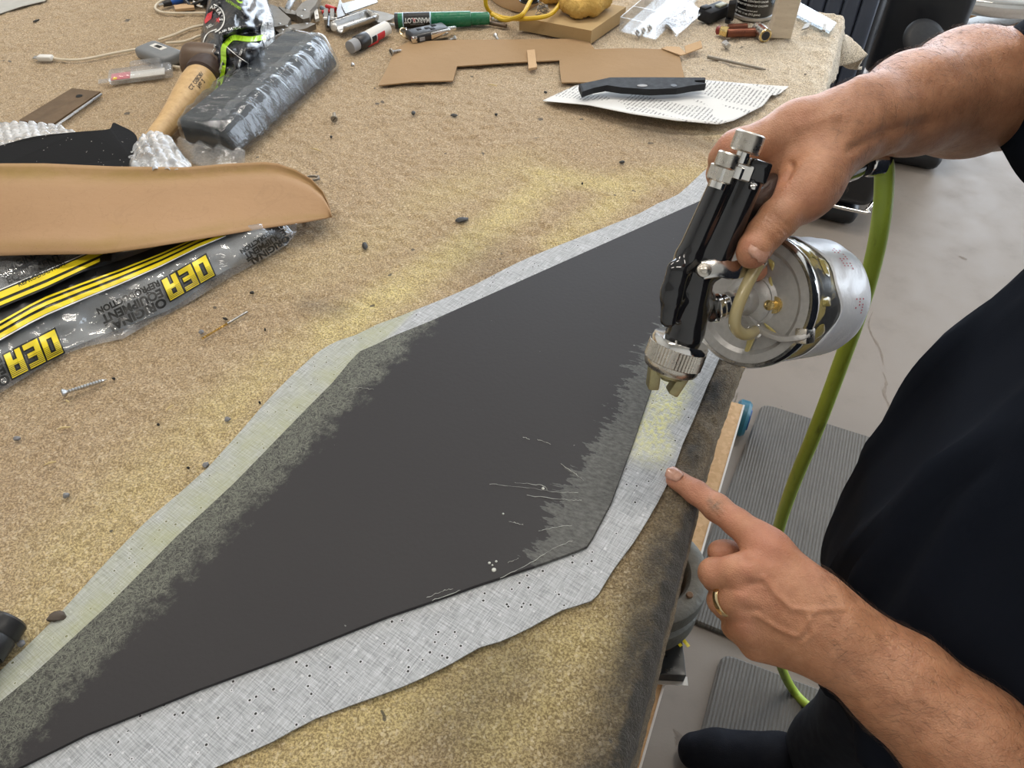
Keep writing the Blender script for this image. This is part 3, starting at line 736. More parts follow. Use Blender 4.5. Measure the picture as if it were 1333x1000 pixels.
mb = MB(); hexnut(mb, frame(C(943, 223, 0.499), GAX), 0.0098, -0.003, 0.007); mb.build('lock_nut', nickel, gun, smooth=False)
mb = MB(); hexnut(mb, frame(C(967, 222, 0.499), GAX), 0.0100, -0.004, 0.006); mb.build('lock_nut', chrome, gun, smooth=False)
MB().box(frame(C(984, 222, 0.500), GAX, RIGHT), (0.014, 0.018, 0.014), 0.002).build('rear_block', black_gloss, gun)
MB().lathe([(0.001, -0.0015), (0.0022, -0.001), (0.0022, 0.001), (0.001, 0.0015)], frame(C(981, 243, 0.492), -FWD), 12).build('clip_screw', chrome, gun)
# air cap
R0 = C(886, 443, 0.541); RM = frame(R0, GAX, RIGHT)
MB().lathe([(0.012, -0.002), (0.0195, -0.001), (0.0205, 0.001), (0.0205, 0.004), (0.012, 0.004)], RM, 40).build('cap_collar', chrome, gun)
mb = MB(); knurl(mb, RM, 0.0208, 0.0035, 0.0175, 54, 0.0007, 0.0008); mb.build('retaining_ring', nickel, gun, angle=25)
MB().lathe([(0.0195, 0.017), (0.0198, 0.0195), (0.0185, 0.0225), (0.0150, 0.0245), (0.0120, 0.0250)], RM, 40).build('ring_lip', nickel, gun)
MB().lathe([(0.0118, 0.0235), (0.0115, 0.027), (0.0055, 0.0285), (0.0035, 0.031), (0.0018, 0.031)], RM, 24).build('air_cap', aged_brass, gun)
for s in (-1, 1):
    q = RM @ Matrix.Translation((s*0.0092, 0, 0.0305)) @ Matrix.Rotation(-s*0.22, 4, 'Y')
    h = MB().box(q, (0.0080, 0.0130, 0.018), 0.0016).build('air_horn', aged_brass, gun)
    MB().lathe([(0.0012, 0.0), (0.0012, 0.0006)], q @ Matrix.Translation((-s*0.0031, 0, 0.0035)) @ Matrix.Rotation(-s*math.pi/2, 4, 'Y'), 10).build('air_hole', black_print, h)
# trigger
def strip(pts, wv, w, t):
    P = cr(pts, 6); rings = []
    for i, p in enumerate(P):
        d = (P[min(i+1, len(P)-1)]-P[max(i-1, 0)]).normalized(); a = (Vector(wv)-Vector(wv).dot(d)*d).normalized(); b = d.cross(a)
        ring = []
        for k in range(12):
            an = 2*math.pi*k/12; cx = math.copysign(abs(math.cos(an))**0.5, math.cos(an)); cy = math.copysign(abs(math.sin(an))**0.5, math.sin(an))
            ring.append(p+a*w/2*cx+b*t/2*cy)
        rings.append(ring)
    return MB().loft(rings)
strip([C(914, 352, 0.511), C(935, 349, 0.512), C(955, 352, 0.515), C(972, 346, 0.522), C(990, 330, 0.535)], DOWN, 0.0125, 0.003).build('trigger', chrome, gun)
for r, e in ((0.0048, 0.0), (0.0030, 0.002)):
    MB().lathe([(r*0.5, -0.003-e), (r, -0.0022-e), (r, 0.002), (r*0.6, 0.003)], frame(C(916, 352, 0.508), FWD), 18).build('trigger_pivot', nickel, gun)
MB().tube([C(945, 318, 0.519), C(941, 345, 0.516)], 0.0014, 8).build('needle_pin', steel, gun)
MB().lathe([(0.0015, 0), (0.0045, 0.0004), (0.0045, 0.0022), (0.0015, 0.0026)], frame(C(945, 317, 0.519), DOWN), 12).build('needle_collar', nickel, gun)
# glue cup: lid, cup, yoke, vent, bypass tube
CAX = cam_dir(0.72, -0.10, 0.69); LC = C(979, 391, 0.556); CM = frame(LC, CAX, RIGHT)
def lid(x, y, h=0.0):                              # point on the lid plane seen at a pixel, h above it
    o = LC-CAX*h; r = FWD+(x-666.5)/FPX*RIGHT+(y-500)/FPX*DOWN
    return CAM+r*((o-CAM).dot(CAX)/r.dot(CAX))
cup_l = MB().lathe([(0.002, -0.0045), (0.018, -0.0045), (0.0205, -0.002), (0.036, -0.002), (0.039, -0.005), (0.0455, -0.0055), (0.0475, -0.0035), (0.0480, 0.0), (0.0475, 0.0045), (0.044, 0.006)], CM, 56).build('cup_lid', cast_alu, gun)
MB().lathe([(0.0455, -0.006), (0.0478, -0.0065), (0.0492, -0.004), (0.0492, 0.002), (0.0478, 0.0045), (0.0455, 0.004)], CM, 56, cap=False).build('lid_rim', chrome, gun)
def g_cup():
    g = G('cup shell with dried glue'); p = g.obj(); q = g.pos(); rel = g.vmath('SUBTRACT', q, tuple(LC)); z = g.vmath('DOT_PRODUCT', rel, tuple(CAX))
    n = g.noise(46, 4, p, 0.6, 0.6); band = g.math('SUBTRACT', 1.0, g.sstep(z, 0.026, 0.040))
    m = g.math('MULTIPLY', band, g.sstep(n, 0.40, 0.50)); n2 = g.noise(110, 3, p)
    glue = g.mix(n2, (0.33, 0.22, 0.04), (0.62, 0.56, 0.28))
    g.set(Base_Color=g.mix(m, g.mix(g.noise(60, 4, p), (0.22, 0.23, 0.24), (0.48, 0.48, 0.47)), glue), Metallic=g.math('SUBTRACT', 0.85, g.math('MULTIPLY', m, 0.85)), Roughness=0.3)
    g.bump(g.math('ADD', n, g.math('MULTIPLY', n2, 0.3)), 0.35, 0.002); return g.m
MB().lathe([(0.043, 0.004), (0.0462, 0.009), (0.0462, 0.090), (0.0445, 0.099), (0.040, 0.106), (0.032, 0.110), (0.002, 0.111)], CM, 56).build('cup', g_cup(), gun)
def g_wrap():
    g = G('worn paper wrap'); p = g.obj(); n = g.noise(55, 5, p, 0.65); n2 = g.noise(14, 4, p); st = g.noise(1, 4, g.map(p, (40, 40, 40)))
    c = g.mix(n, (0.80, 0.84, 0.92), (0.95, 0.96, 0.98)); c = g.mix(g.sstep(n2, 0.50, 0.68), c, (0.62, 0.70, 0.86))
    g.set(Base_Color=c, Roughness=0.28, Specular_IOR_Level=0.8); g.bump(n, 0.5, 0.0018); return g.m
# the wrap is torn: an uneven front edge
P = []
for i in range(15):
    row = []
    for k in range(72):
        a = 2*math.pi*k/72; z0 = 0.036+0.004*math.sin(a*3+1)+0.003*math.sin(a*7); z = z0+(0.099-z0)*i/14
        rr = 0.0470 if z < 0.090 else 0.0470-(z-0.090)*0.22; row.append(CM @ Vector(((rr+0.0003*math.sin(9*a+i))*math.cos(a), (rr+0.0003*math.sin(9*a+i))*math.sin(a), z)))
    P.append(row)
wrap = MB().grid(P, wrap=True).build('paper_wrap', g_wrap(), gun, thick=0.0006, angle=180)
def cyl_pt(ang, z, r=0.0477): return CM @ Vector((r*math.cos(ang), r*math.sin(ang), z))
pr = MB()
view_a = math.atan2(*[(CM.to_3x3().transposed() @ (CAM-LC))[i] for i in (1, 0)])
for a0, z0, n, m in ((view_a+0.05, 0.066, 6, 3), (view_a-0.85, 0.058, 11, 3)):
    for i in range(m):
        for k in range(n):
            if random.random() < 0.35: continue
            aa0 = a0+k*0.045; zz = z0+i*0.006; w = 0.018+0.012*random.random()
            pr.add([cyl_pt(aa0, zz), cyl_pt(aa0+w, zz), cyl_pt(aa0+w, zz+0.0022), cyl_pt(aa0, zz+0.0022)], [(0, 1, 2, 3)])
pr.build('faded_print', faded_red, wrap, kind='stuff')
glue_amber = G('wet amber glue'); glue_amber.set(Base_Color=glue_amber.mix(glue_amber.noise(150, 3, glue_amber.obj()), (0.42, 0.30, 0.05), (0.66, 0.60, 0.28)), Roughness=0.16, Coat_Weight=0.5); glue_amber.bump(glue_amber.noise(200, 3, glue_amber.obj()), 0.4, 0.001); glue_amber = glue_amber.m
def smear(fn, pts, th=0.0012, name='glue_smear'):
    c = cr([Vector((x, y, 0)) for x, y in pts], 4, True); m = sum(c, Vector())/len(c)
    outer = [fn(p.x, p.y, 0.0004) for p in c]; inner = [fn(*(p.lerp(m, 0.45))[:2], th) for p in c]
    mb = MB().grid([outer, inner], wrap=True); mb.f.append(tuple(range(len(c), 2*len(c)))); mb.build(name, glue_amber, gun)
lz = lambda x, y, h: lid(x, y, 0.0022+h)
smear(lz, [(1003, 360), (1006, 372), (1003, 380), (1006, 386), (999, 388), (996, 385), (1001, 378), (999, 368)])
smear(lz, [(974, 440), (983, 438), (979, 450), (972, 462), (968, 461), (971, 450)])
smear(lz, [(1000, 337), (1008, 342), (1006, 352), (1003, 350)])
smear(lz, [(990, 462), (1010, 452), (1016, 454), (1000, 464)])
smear(lz, [(994, 420), (1008, 430), (1012, 437), (1002, 432)])
up_v = CM.to_3x3().transposed() @ (-DOWN); up_a = math.atan2(up_v.y, up_v.x); da_ = (up_a-view_a+math.pi) % (2*math.pi)-math.pi
cz = lambda a, z, h: cyl_pt(a, z, 0.0464+h)
for f_, z_, ra_, rz_ in ((0.55, 0.018, 0.30, 0.008), (0.85, 0.021, 0.22, 0.010), (0.30, 0.028, 0.16, 0.006), (-0.35, 0.022, 0.14, 0.008), (1.1, 0.016, 0.2, 0.006), (-0.05, 0.018, 0.07, 0.009)):
    smear(cz, [(view_a+da_*f_+ra_*math.cos(t)*(1+0.25*math.sin(3*t+f_*9)), z_+rz_*math.sin(t)*(1+0.3*math.cos(2*t+f_*5))) for t in [k*math.pi/4 for k in range(8)]], 0.0011)
MB().lathe([(0.0085, -0.018), (0.0105, -0.015), (0.0105, -0.009), (0.015, -0.0075), (0.0175, -0.004)], CM, 28).build('lid_boss', cast_alu, gun)
# inlet fitting between gun and lid
f0, f1 = C(917, 404, 0.537), LC-CAX*0.014
fax = (f1-f0).normalized(); FMx = frame(f0, fax)
L = (f1-f0).length
MB().lathe([(0.0085, 0.006), (0.0105, 0.0075), (0.0105, 0.0105), (0.0085, 0.0115), (0.0095, 0.0125), (0.0095, 0.0155), (0.006, 0.0165), (0.006, L+0.004)], FMx, 24).build('inlet_pipe', chrome, gun)
mb = MB(); hexnut(mb, FMx, 0.0088, 0.017, 0.0255); mb.build('inlet_nut', chrome, gun, smooth=False)
strip([lid(962, 396, 0.006), lid(975, 412, 0.006), lid(992, 430, 0.006), lid(1018, 441, 0.006), lid(1040, 440, 0.006), lid(1049, 438, 0.002)], CAX, 0.009, 0.0045).build('yoke', cast_alu, gun)
MB().box(frame(lid(1048, 437, 0.0), CAX, RIGHT), (0.009, 0.011, 0.014), 0.0015).build('yoke_clip', nickel, gun)
vent = MB().lathe([(0.0062, 0.0), (0.0062, 0.0014), (0.003, 0.0016), (0.003, 0.006), (0.0036, 0.0064), (0.0036, 0.0085), (0.002, 0.009)], frame(lid(1008, 397, 0.002), -CAX), 18).build('vent_nipple', brass, gun)
tube_g = G('yellowed clear tube'); tube_g.set(Base_Color=(0.66, 0.56, 0.30, 1), Roughness=0.22, Transmission_Weight=0.35, Coat_Weight=0.3); tube_g.bump(tube_g.noise(80, 2, tube_g.obj()), 0.1, 0.001); tube_m = tube_g.m
MB().tube(cr([C(990, 340, 0.520), C(977, 362, 0.518), C(966, 385, 0.518), C(958, 408, 0.520), C(957, 424, 0.524), C(965, 434, 0.530), C(975, 435, 0.535), lid(984, 430, 0.005)], 6), 0.0043, 12).build('bypass_tube', tube_m, gun)
MB().lathe([(0.0045, 0), (0.0055, 0.001), (0.0055, 0.005), (0.0035, 0.006)], frame(lid(985, 430, 0.004), (C(970, 436, 0.53)-lid(985, 430, 0.004))), 14).build('tube_ferrule', chrome, gun)
MB().lathe([(0.0035, 0), (0.005, 0.001), (0.005, 0.004), (0.0035, 0.005)], frame(C(991, 338, 0.52), (C(980, 357, 0.518)-C(991, 338, 0.52))), 14).build('tube_ferrule', chrome, gun)
HE = C(1108, 214, 0.596)
mb = MB(); hexnut(mb, frame(HE, (C(1120, 212, 0.598)-HE)), 0.0095, 0.006, 0.016); mb.build('air_inlet', chrome, gun, smooth=False)

# =================================================================== air hose
hose = thing('air_hose', 'lime green air hose with black ribbed end hanging from the spray gun', 'hose', W(1042, 910, 0))
def g_hose():
    g = G('lime hose'); p = g.obj(); n = g.noise(30, 5, p, 0.7); s = g.noise(1, 4, g.map(p, (120, 120, 25)))
    c = g.mix(n, (0.29, 0.40, 0.035), (0.42, 0.55, 0.075)); c = g.mix(g.math('MULTIPLY', g.sstep(s, 0.56, 0.74), 0.6), c, (0.07, 0.09, 0.02))
    g.set(Base_Color=c, Roughness=0.42); return g.m
HP = [C(1122, 213, 0.598), C(1138, 209, 0.600), C(1150, 214, 0.604), C(1151, 240, 0.612), C(1148, 280, 0.622), C(1138, 335, 0.65), C(1120, 400, 0.69), C(1092, 480, 0.745), C(1062, 560, 0.80), C(1033, 630, 0.885), C(1013, 690, 0.98), C(1003, 745, 1.07), C(1004, 810, 1.18), C(1015, 862, 1.275)]
gnd = [W(1032, 898, 0.021), W(1060, 925, 0.021), W(1120, 960, 0.021), W(1230, 980, 0.021), W(1400, 960, 0.021)]
HPs = cr(HP+gnd, 8)
MB().tube(HPs[12:], 0.0076, 14).build('hose_line', g_hose(), hose)
cuffp = HPs[:15]; cm = []
for i in range(40):
    cm.append(lerp_path(cuffp, i/39))
MB().tube(cm, [0.0085+(0.0016 if (i//2) % 2 else 0.0) for i in range(40)], 16).build('strain_relief', rubber, hose, angle=20)
MB().lathe([(0.0095, 0), (0.0108, 0.002), (0.0108, 0.012), (0.009, 0.014)], frame(HE+(HP[0]-HE).normalized()*0.014, HP[0]-HE), 20).build('hose_collar', chrome, hose)

# =================================================================== the person
person = thing('person', 'person in a dark navy T-shirt holding the spray gun and pointing with a ringed hand', 'person', B(0.45, 0.33, 0))
def vnormals(V, F):
    fn = np.cross(V[F[:, 2]]-V[F[:, 0]], V[F[:, 3]]-V[F[:, 1]]); N = np.zeros_like(V)
    for k in range(4): np.add.at(N, F[:, k], fn)
    return N/np.maximum(np.linalg.norm(N, axis=1), 1e-12)[:, None]
CAMn = np.array(CAM[:]); Rn, Dn, Fn = (np.array(v[:]) for v in (RIGHT, DOWN, FWD))
def project(V):
    q = V-CAMn; z = q@Fn; return 666.5+FPX*(q@Rn)/z, 500+FPX*(q@Dn)/z
def stroke_d(x, y, pts):
    d = np.full(len(x), 1e9)
    for (x0, y0), (x1, y1) in zip(pts[:-1], pts[1:]):
        dx, dy = x1-x0, y1-y0; t = np.clip(((x-x0)*dx+(y-y0)*dy)/(dx*dx+dy*dy+1e-9), 0, 1); d = np.minimum(d, np.hypot(x-x0-t*dx, y-y0-t*dy))
    return d
def sculpt(V, F, strokes):                         # raised veins / tendons and skin creases on the visible side
    N = vnormals(V, F); x, y = project(V); front = np.clip(-(N@Fn)*3-0.3, 0, 1); h = np.zeros(len(V))
    for pts, amp, w in strokes: h += amp*np.exp(-(stroke_d(x, y, pts)/w)**2)
    return V+N*(h*front)[:, None]
def blot(V, spots):
    x, y = project(V); m = np.zeros(len(V))
    for px, py, r, a in spots: m = np.maximum(m, a*np.exp(-((x-px)**2+(y-py)**2)/(r*r)))
    return m
# ---- left arm and pointing hand
LWa = C(1092, 830, 0.505)
base = [cap(C(1087, 827, 0.508), 0.0262, C(1110, 845, 0.505), 0.0265, 0.82, FWD), cap(C(1110, 845, 0.505), 0.0265, C(1172, 892, 0.498), 0.0325, 0.9, FWD), cap(C(1172, 892, 0.498), 0.0325, C(1255, 965, 0.485), 0.0375),
        cap(C(1255, 965, 0.485), 0.0375, C(1520, 1130, 0.470), 0.044),
        cap(C(1085, 800, 0.505), 0.0155, C(1000, 714, 0.527), 0.0128), cap(C(1088, 815, 0.503), 0.017, C(980, 744, 0.519), 0.0122), cap(C(1085, 830, 0.505), 0.017, C(973, 778, 0.519), 0.0115), cap(C(1078, 845, 0.510), 0.016, C(975, 814, 0.524), 0.0112),
        cap(C(1070, 850, 0.518), 0.0155, C(985, 838, 0.533), 0.012), cap(C(1060, 780, 0.515), 0.018, C(1015, 745, 0.530), 0.014), cap(C(1040, 810, 0.515), 0.016, C(1000, 790, 0.525), 0.013),
        cap(C(1075, 795, 0.52), 0.015, C(1030, 740, 0.542), 0.0135)]
gi = chain([(C(1002, 716, 0.527), 0.0128), (C(980, 697, 0.534), 0.0110), (C(960, 681, 0.541), 0.0098), (C(933, 661, 0.553), 0.0098), (C(906, 641, 0.564), 0.0085), (C(880, 624, 0.573), 0.0077)])
gt = chain([(C(1040, 760, 0.54), 0.013), (C(985, 728, 0.553), 0.0105), (C(945, 720, 0.553), 0.009), (C(936, 719, 0.553), 0.0085)])
gm_ = chain([(C(983, 745, 0.519), 0.0122), (C(955, 744, 0.520), 0.0102), (C(929, 746, 0.529), 0.0100), (C(932, 754, 0.545), 0.0090), (C(948, 760, 0.556), 0.0080), (C(972, 760, 0.556), 0.0078)])
gr_ = chain([(C(976, 779, 0.519), 0.0112), (C(957, 779, 0.521), 0.0098), (C(940, 782, 0.530), 0.0096), (C(944, 790, 0.546), 0.0085), (C(962, 790, 0.556), 0.0078), (C(985, 788, 0.556), 0.0075)])
gp_ = chain([(C(978, 815, 0.524), 0.0108), (C(965, 814, 0.530), 0.0092), (C(957, 815, 0.540), 0.0088), (C(962, 818, 0.553), 0.0078), (C(985, 816, 0.560), 0.0070)])
VL, FL = sdf_mesh(base, [(0.004, 0.010, gi), (0.004, 0.008, gt), (0.004, 0.009, gm_), (0.004, 0.009, gr_), (0.004, 0.009, gp_)], 0.0014, kb=0.012, smooth=2)
VL = sculpt(VL, FL, [([(1098, 792), (1055, 795), (1030, 792), (1012, 775), (995, 752)], 0.0015, 4.0), ([(1060, 797), (1040, 828), (1020, 822), (985, 800)], 0.0013, 3.5), ([(1050, 800), (1060, 825), (1045, 838)], 0.0008, 3.5),
    ([(1100, 775), (1050, 730), (1010, 712)], 0.0009, 7), ([(972, 741), (969, 739)], 0.0022, 11), ([(966, 776), (964, 775)], 0.0022, 11), ([(968, 811), (966, 810)], 0.0022, 12), ([(992, 704), (996, 706)], 0.0012, 12),
    ([(925, 655), (941, 671)], -0.0006, 1.8), ([(921, 659), (936, 674)], -0.0006, 1.6), ([(929, 651), (946, 667)], -0.0006, 1.8), ([(900, 634), (908, 650)], -0.0005, 1.6), ([(896, 634), (903, 648)], -0.0004, 1.5),
    ([(990, 760), (975, 760)], -0.0015, 5), ([(985, 795), (970, 794)], -0.0012, 5), ([(1000, 730), (985, 725), (975, 722)], -0.0014, 5)])
pinkL = np.clip(np.maximum.reduce([blot(VL, [(972, 740, 16, .6), (966, 775, 14, .5), (966, 812, 18, .5), (1000, 705, 40, .75), (875, 617, 20, .8), (1060, 725, 30, .4), (930, 745, 20, .35), (940, 718, 20, .5), (905, 640, 30, .6), (950, 675, 30, .5), (985, 760, 45, .35)])]), 0, 1)
dirtL = blot(VL, [(932, 658, 9, .8), (925, 652, 6, .6), (938, 664, 5, .5)])
# ---- right arm and gripping hand
base = [cap(C(1108, 163, 0.548), 0.0225, C(1132, 155, 0.556), 0.0255), cap(C(1132, 155, 0.556), 0.0255, C(1185, 136, 0.585), 0.036), cap(C(1185, 136, 0.585), 0.036, C(1255, 122, 0.625), 0.0485), cap(C(1255, 122, 0.625), 0.0485, C(1345, 114, 0.675), 0.051),
        cap(C(1345, 114, 0.675), 0.050, C(1440, 85, 0.665), 0.050), cap(C(1106, 145, 0.545), 0.018, C(1040, 166, 0.540), 0.0165), cap(C(1040, 166, 0.540), 0.0165, C(960, 197, 0.535), 0.0132), cap(C(1100, 172, 0.565), 0.02, C(968, 222, 0.566), 0.0125),
        cap(C(1100, 185, 0.575), 0.018, C(985, 242, 0.590), 0.0115), cap(C(1095, 195, 0.585), 0.016, C(1003, 252, 0.605), 0.011),
        cap(C(1092, 185, 0.543), 0.022, C(1052, 246, 0.524), 0.0178), cap(C(1085, 178, 0.548), 0.025, C(1020, 200, 0.550), 0.020), cap(C(1055, 215, 0.540), 0.020, C(1020, 226, 0.546), 0.012)]
th_ = chain([(C(1056, 240, 0.526), 0.0182), (C(1040, 260, 0.520), 0.0150), (C(1012, 286, 0.513), 0.0130), (C(996, 304, 0.510), 0.0118), (C(982, 324, 0.507), 0.0106), (C(978, 331, 0.507), 0.0095)])
ix = chain([(C(960, 197, 0.535), 0.0132), (C(944, 208, 0.548), 0.0112), (C(938, 226, 0.575), 0.0100), (C(955, 290, 0.585), 0.0092), (C(972, 335, 0.565), 0.0088), (C(984, 352, 0.543), 0.0080)])
md_ = chain([(C(968, 222, 0.566), 0.0125), (C(950, 240, 0.59), 0.0105), (C(955, 270, 0.61), 0.0095), (C(990, 310, 0.60), 0.009), (C(1010, 315, 0.58), 0.008)])
rg = chain([(C(985, 242, 0.590), 0.0115), (C(972, 260, 0.613), 0.010), (C(990, 285, 0.625), 0.009), (C(1020, 290, 0.605), 0.008)])
pk = chain([(C(1003, 252, 0.605), 0.011), (C(1000, 262, 0.625), 0.009), (C(1015, 278, 0.632), 0.008), (C(1040, 275, 0.615), 0.0075)])
VR, FR = sdf_mesh(base, [(0.004, 0.013, th_), (0.004, 0.009, ix), (0.004, 0.008, md_), (0.004, 0.008, rg), (0.004, 0.008, pk)], 0.0015, kb=0.013, smooth=2)
VR = sculpt(VR, FR, [([(1180, 95), (1240, 75), (1320, 62)], 0.002, 14), ([(1108, 195), (1150, 172), (1210, 160)], -0.0018, 7), ([(1120, 100), (1150, 96)], 0.003, 14), ([(1000, 281), (1024, 302)], -0.0008, 2.0), ([(1004, 276), (1028, 297)], -0.0007, 2.0), ([(997, 287), (1016, 305)], -0.0006, 1.8),
    ([(1010, 238), (1022, 230), (1030, 215)], -0.003, 5), ([(1005, 236), (1000, 244)], 0.0015, 6), ([(1040, 165), (1090, 150)], 0.001, 8)])
pinkR = blot(VR, [(1003, 240, 14, .8), (1020, 235, 16, .4), (1060, 262, 24, .35), (975, 318, 14, .5), (985, 350, 20, .6), (940, 190, 20, .6), (1045, 155, 18, .2)])
dirtR = np.zeros(len(VR))
# ---- rest of the body under the clothes, with neck and head (outside the picture)
SR, SL, NK, HD = B(0.66, 0.37, 1.30), B(0.26, 0.40, 1.30), B(0.455, 0.37, 1.43), B(0.455, 0.31, 1.575)
FACE = -N_DIR
elbR, elbL = C(1440, 85, 0.665), C(1520, 1130, 0.470)
hb = [cap(elbR, 0.048, SR, 0.055), cap(elbL, 0.043, SL, 0.055), cap(SL, 0.055, SR, 0.055), cap(B(0.46, 0.38, 1.25), 0.10, B(0.46, 0.31, 0.92), 0.105), cap(B(0.40, 0.31, 0.9), 0.09, B(0.52, 0.31, 0.9), 0.09), cap(B(0.36, 0.38, 1.2), 0.08, B(0.56, 0.38, 1.2), 0.08),
      cap(B(0.455, 0.38, 1.30), 0.06, NK, 0.055), cap(NK, 0.055, HD-Vector((0, 0, 0.05)), 0.055), cap(HD+Vector((0, 0, 0.03)), 0.083, HD+FACE*0.02-Vector((0, 0, 0.05)), 0.068), cap(HD+FACE*0.035-Vector((0, 0, 0.09)), 0.04, HD+FACE*0.05-Vector((0, 0, 0.095)), 0.032),
      cap(HD+FACE*0.088+Vector((0, 0, 0.0)), 0.010, HD+FACE*0.105-Vector((0, 0, 0.03)), 0.013), cap(HD+FACE*0.085-Vector((0, 0, 0.062))-E_DIR*0.016, 0.009, HD+FACE*0.085-Vector((0, 0, 0.062))+E_DIR*0.016, 0.009)]
for s in (-1, 1): hb.append(cap(HD+E_DIR*0.08*s+Vector((0, 0, 0.01)), 0.018, HD+E_DIR*0.082*s-Vector((0, 0, 0.03)), 0.012, 0.5, E_DIR))
VB, FB = sdf_mesh(hb, [], 0.006, kb=0.02, pad=0.02, smooth=2)
def g_skin():
    g = G('skin'); p = g.obj(); n = g.ramp(g.noise(70, 6, p, 0.7), [(0.32, 0.0), (0.68, 1.0)]); n2 = g.noise(420, 3, p); v = g.voro(900, p)
    c = g.mix(n, (0.375, 0.165, 0.085), (0.535, 0.268, 0.150)); c = g.mix(g.math('MULTIPLY', g.attr('pink'), 0.8), c, (0.54, 0.215, 0.145))
    c = g.mix(g.math('MULTIPLY', g.math('LESS_THAN', g.noise(75, 1, p), 0.24), 0.5), c, (0.28, 0.10, 0.05))
    d = g.math('MULTIPLY', g.attr('dirt'), g.ramp(g.noise(300, 3, p), [(0.35, 0.2), (0.6, 1.0)])); c = g.mix(d, c, (0.16, 0.13, 0.10))
    g.set(Base_Color=c, Roughness=g.ramp(n2, [(0.3, 0.40), (0.7, 0.56)]), Specular_IOR_Level=0.55, Subsurface_Weight=0.18, Subsurface_Radius=(0.008, 0.003, 0.0015))
    g.b.inputs['Subsurface Scale'].default_value = 0.8
    g.bump(g.math('ADD', g.math('MULTIPLY', n2, 0.8), g.math('MULTIPLY', v, 0.7)), 0.42, 0.0009); return g.m
skin = g_skin()
Vall = np.concatenate([VL, VR, VB]); Fall = np.concatenate([FL, FR+len(VL), FB+len(VL)+len(VR)])
bodyo = np_mesh('body', Vall, Fall, skin, person)
z = np.zeros(len(VB)); attr(bodyo, 'pink', np.concatenate([pinkL, pinkR, z])); attr(bodyo, 'dirt', np.concatenate([dirtL, dirtR, z]))
# nails
nail_m = mat('fingernail', (0.56, 0.30, 0.22), 0.28, 0, 0.08, 200, sss=0.1, coat=0.2)
def nail(c, along, up, L, Wd, lab):
    al = Vector(along).normalized(); u = Vector(up); u = (u-u.dot(al)*al).normalized(); s = al.cross(u); P = []
    for i in range(9):
        t = i/8; row = []
        hw = Wd*(0.80+0.2*math.sin(math.pi*min(1, t*1.2)*0.5))*(1 if t < 0.8 else math.sqrt(max(0.02, 1-((t-0.8)/0.21)**2))) * (1 if t > 0.15 else (0.6+0.4*t/0.15))
        for j in range(9):
            q = (j/4-1); row.append(Vector(c)+al*L*(t-0.5)+s*hw*q+u*(0.0014*(1-q*q*1.0)-0.0010*abs(q)**3-0.0009*t*t))
        P.append(row)
    MB().grid(P).build('fingernail', nail_m, person, thick=0.0007, label=lab, angle=180)
tipL, dipL = C(880, 624, 0.573), C(906, 641, 0.564)
uL = (-FWD*0.85-DOWN*0.45).normalized()
nail(C(878, 622, 0.5725)+uL*0.0062+(tipL-dipL).normalized()*0.0015, tipL-dipL, uL, 0.0125, 0.0055, 'pinkish nail of the pointing finger')
uR = (-FWD*0.95+DOWN*0.2+RIGHT*0.1).normalized()
nail(C(984, 323, 0.5072)+uR*0.0096, C(978, 333, 0.507)-C(992, 308, 0.509), uR, 0.0165, 0.0078, 'broad thumb nail')
# wedding ring
rc = C(946, 780.8, 0.5262); rax = C(940, 782, 0.530)-C(957, 779, 0.521); RMx = frame(rc, rax)
P = [[RMx @ Vector(((0.0111+0.0009*math.cos(b))*math.cos(a), (0.0111+0.0009*math.cos(b))*math.sin(a), 0.0024*math.sin(b))) for b in [2*math.pi*j/10 for j in range(10)]] for a in [2*math.pi*i/40 for i in range(41)]]
MB().grid(P, wrap=True).build('ring', gold, person, label='plain gold wedding band')
# arm hair
hair_m = mat('arm hair', (0.07, 0.04, 0.025), 0.45, 0, 0.3, 50)
def arm_hair(V, F, n, region, along, seed, Lr=(0.005, 0.011)):
    rg_ = np.random.default_rng(seed); N = vnormals(V, F); x, y = project(V); ok = np.where(region(x, y, N))[0]
    pick = rg_.choice(ok, n); A = np.array(along.normalized()[:]); HV = []; HF = []
    for k, i in enumerate(pick):
        p = V[i]; nn = N[i]; t = A-nn*(A@nn); t /= max(np.linalg.norm(t), 1e-6); b = np.cross(nn, t)
        t = t+b*rg_.normal(0, 0.55); t /= np.linalg.norm(t); L = rg_.uniform(*Lr); cu = rg_.normal(0, 0.5); w = 0.00007
        s = np.cross(t, nn); s /= max(np.linalg.norm(s), 1e-6)
        pts = [p-nn*0.0003, p+t*L*0.4+nn*L*0.16+b*cu*L*0.08, p+t*L*0.75+nn*L*0.20+b*cu*L*0.25, p+t*L+nn*L*0.14+b*cu*L*0.5]
        b0 = len(HV)
        for j, q in enumerate(pts):
            ww = w*(1-0.25*j); HV += [q+s*ww, q-s*ww*0.5+nn*ww*0.87, q-s*ww*0.5-nn*ww*0.87]
        for j in range(3):
            for m in range(3): HF.append((b0+j*3+m, b0+j*3+(m+1) % 3, b0+j*3+3+(m+1) % 3, b0+j*3+3+m))
    return np.array(HV), np.array(HF)
h1 = arm_hair(VL, FL, 1700, lambda x, y, N: (x > 1075) & (x < 1400) & (y < 1060) & (N@Fn < 0.25), (C(1100, 835, 0.5)-C(1300, 1000, 0.48))+DOWN*0.05, 1)
h2 = arm_hair(VR, FR, 2000, lambda x, y, N: (x > 1085) & (x < 1340) & (N@Fn < 0.35) & (N@Dn < 0.45), (C(1112, 165, 0.55)-C(1320, 115, 0.66))+DOWN*0.06, 2)
ho = np_mesh('arm_hair', np.concatenate([h1[0], h2[0]]), np.concatenate([h1[1], h2[1]+len(h1[0])]), hair_m, person); ho['kind'] = 'stuff'
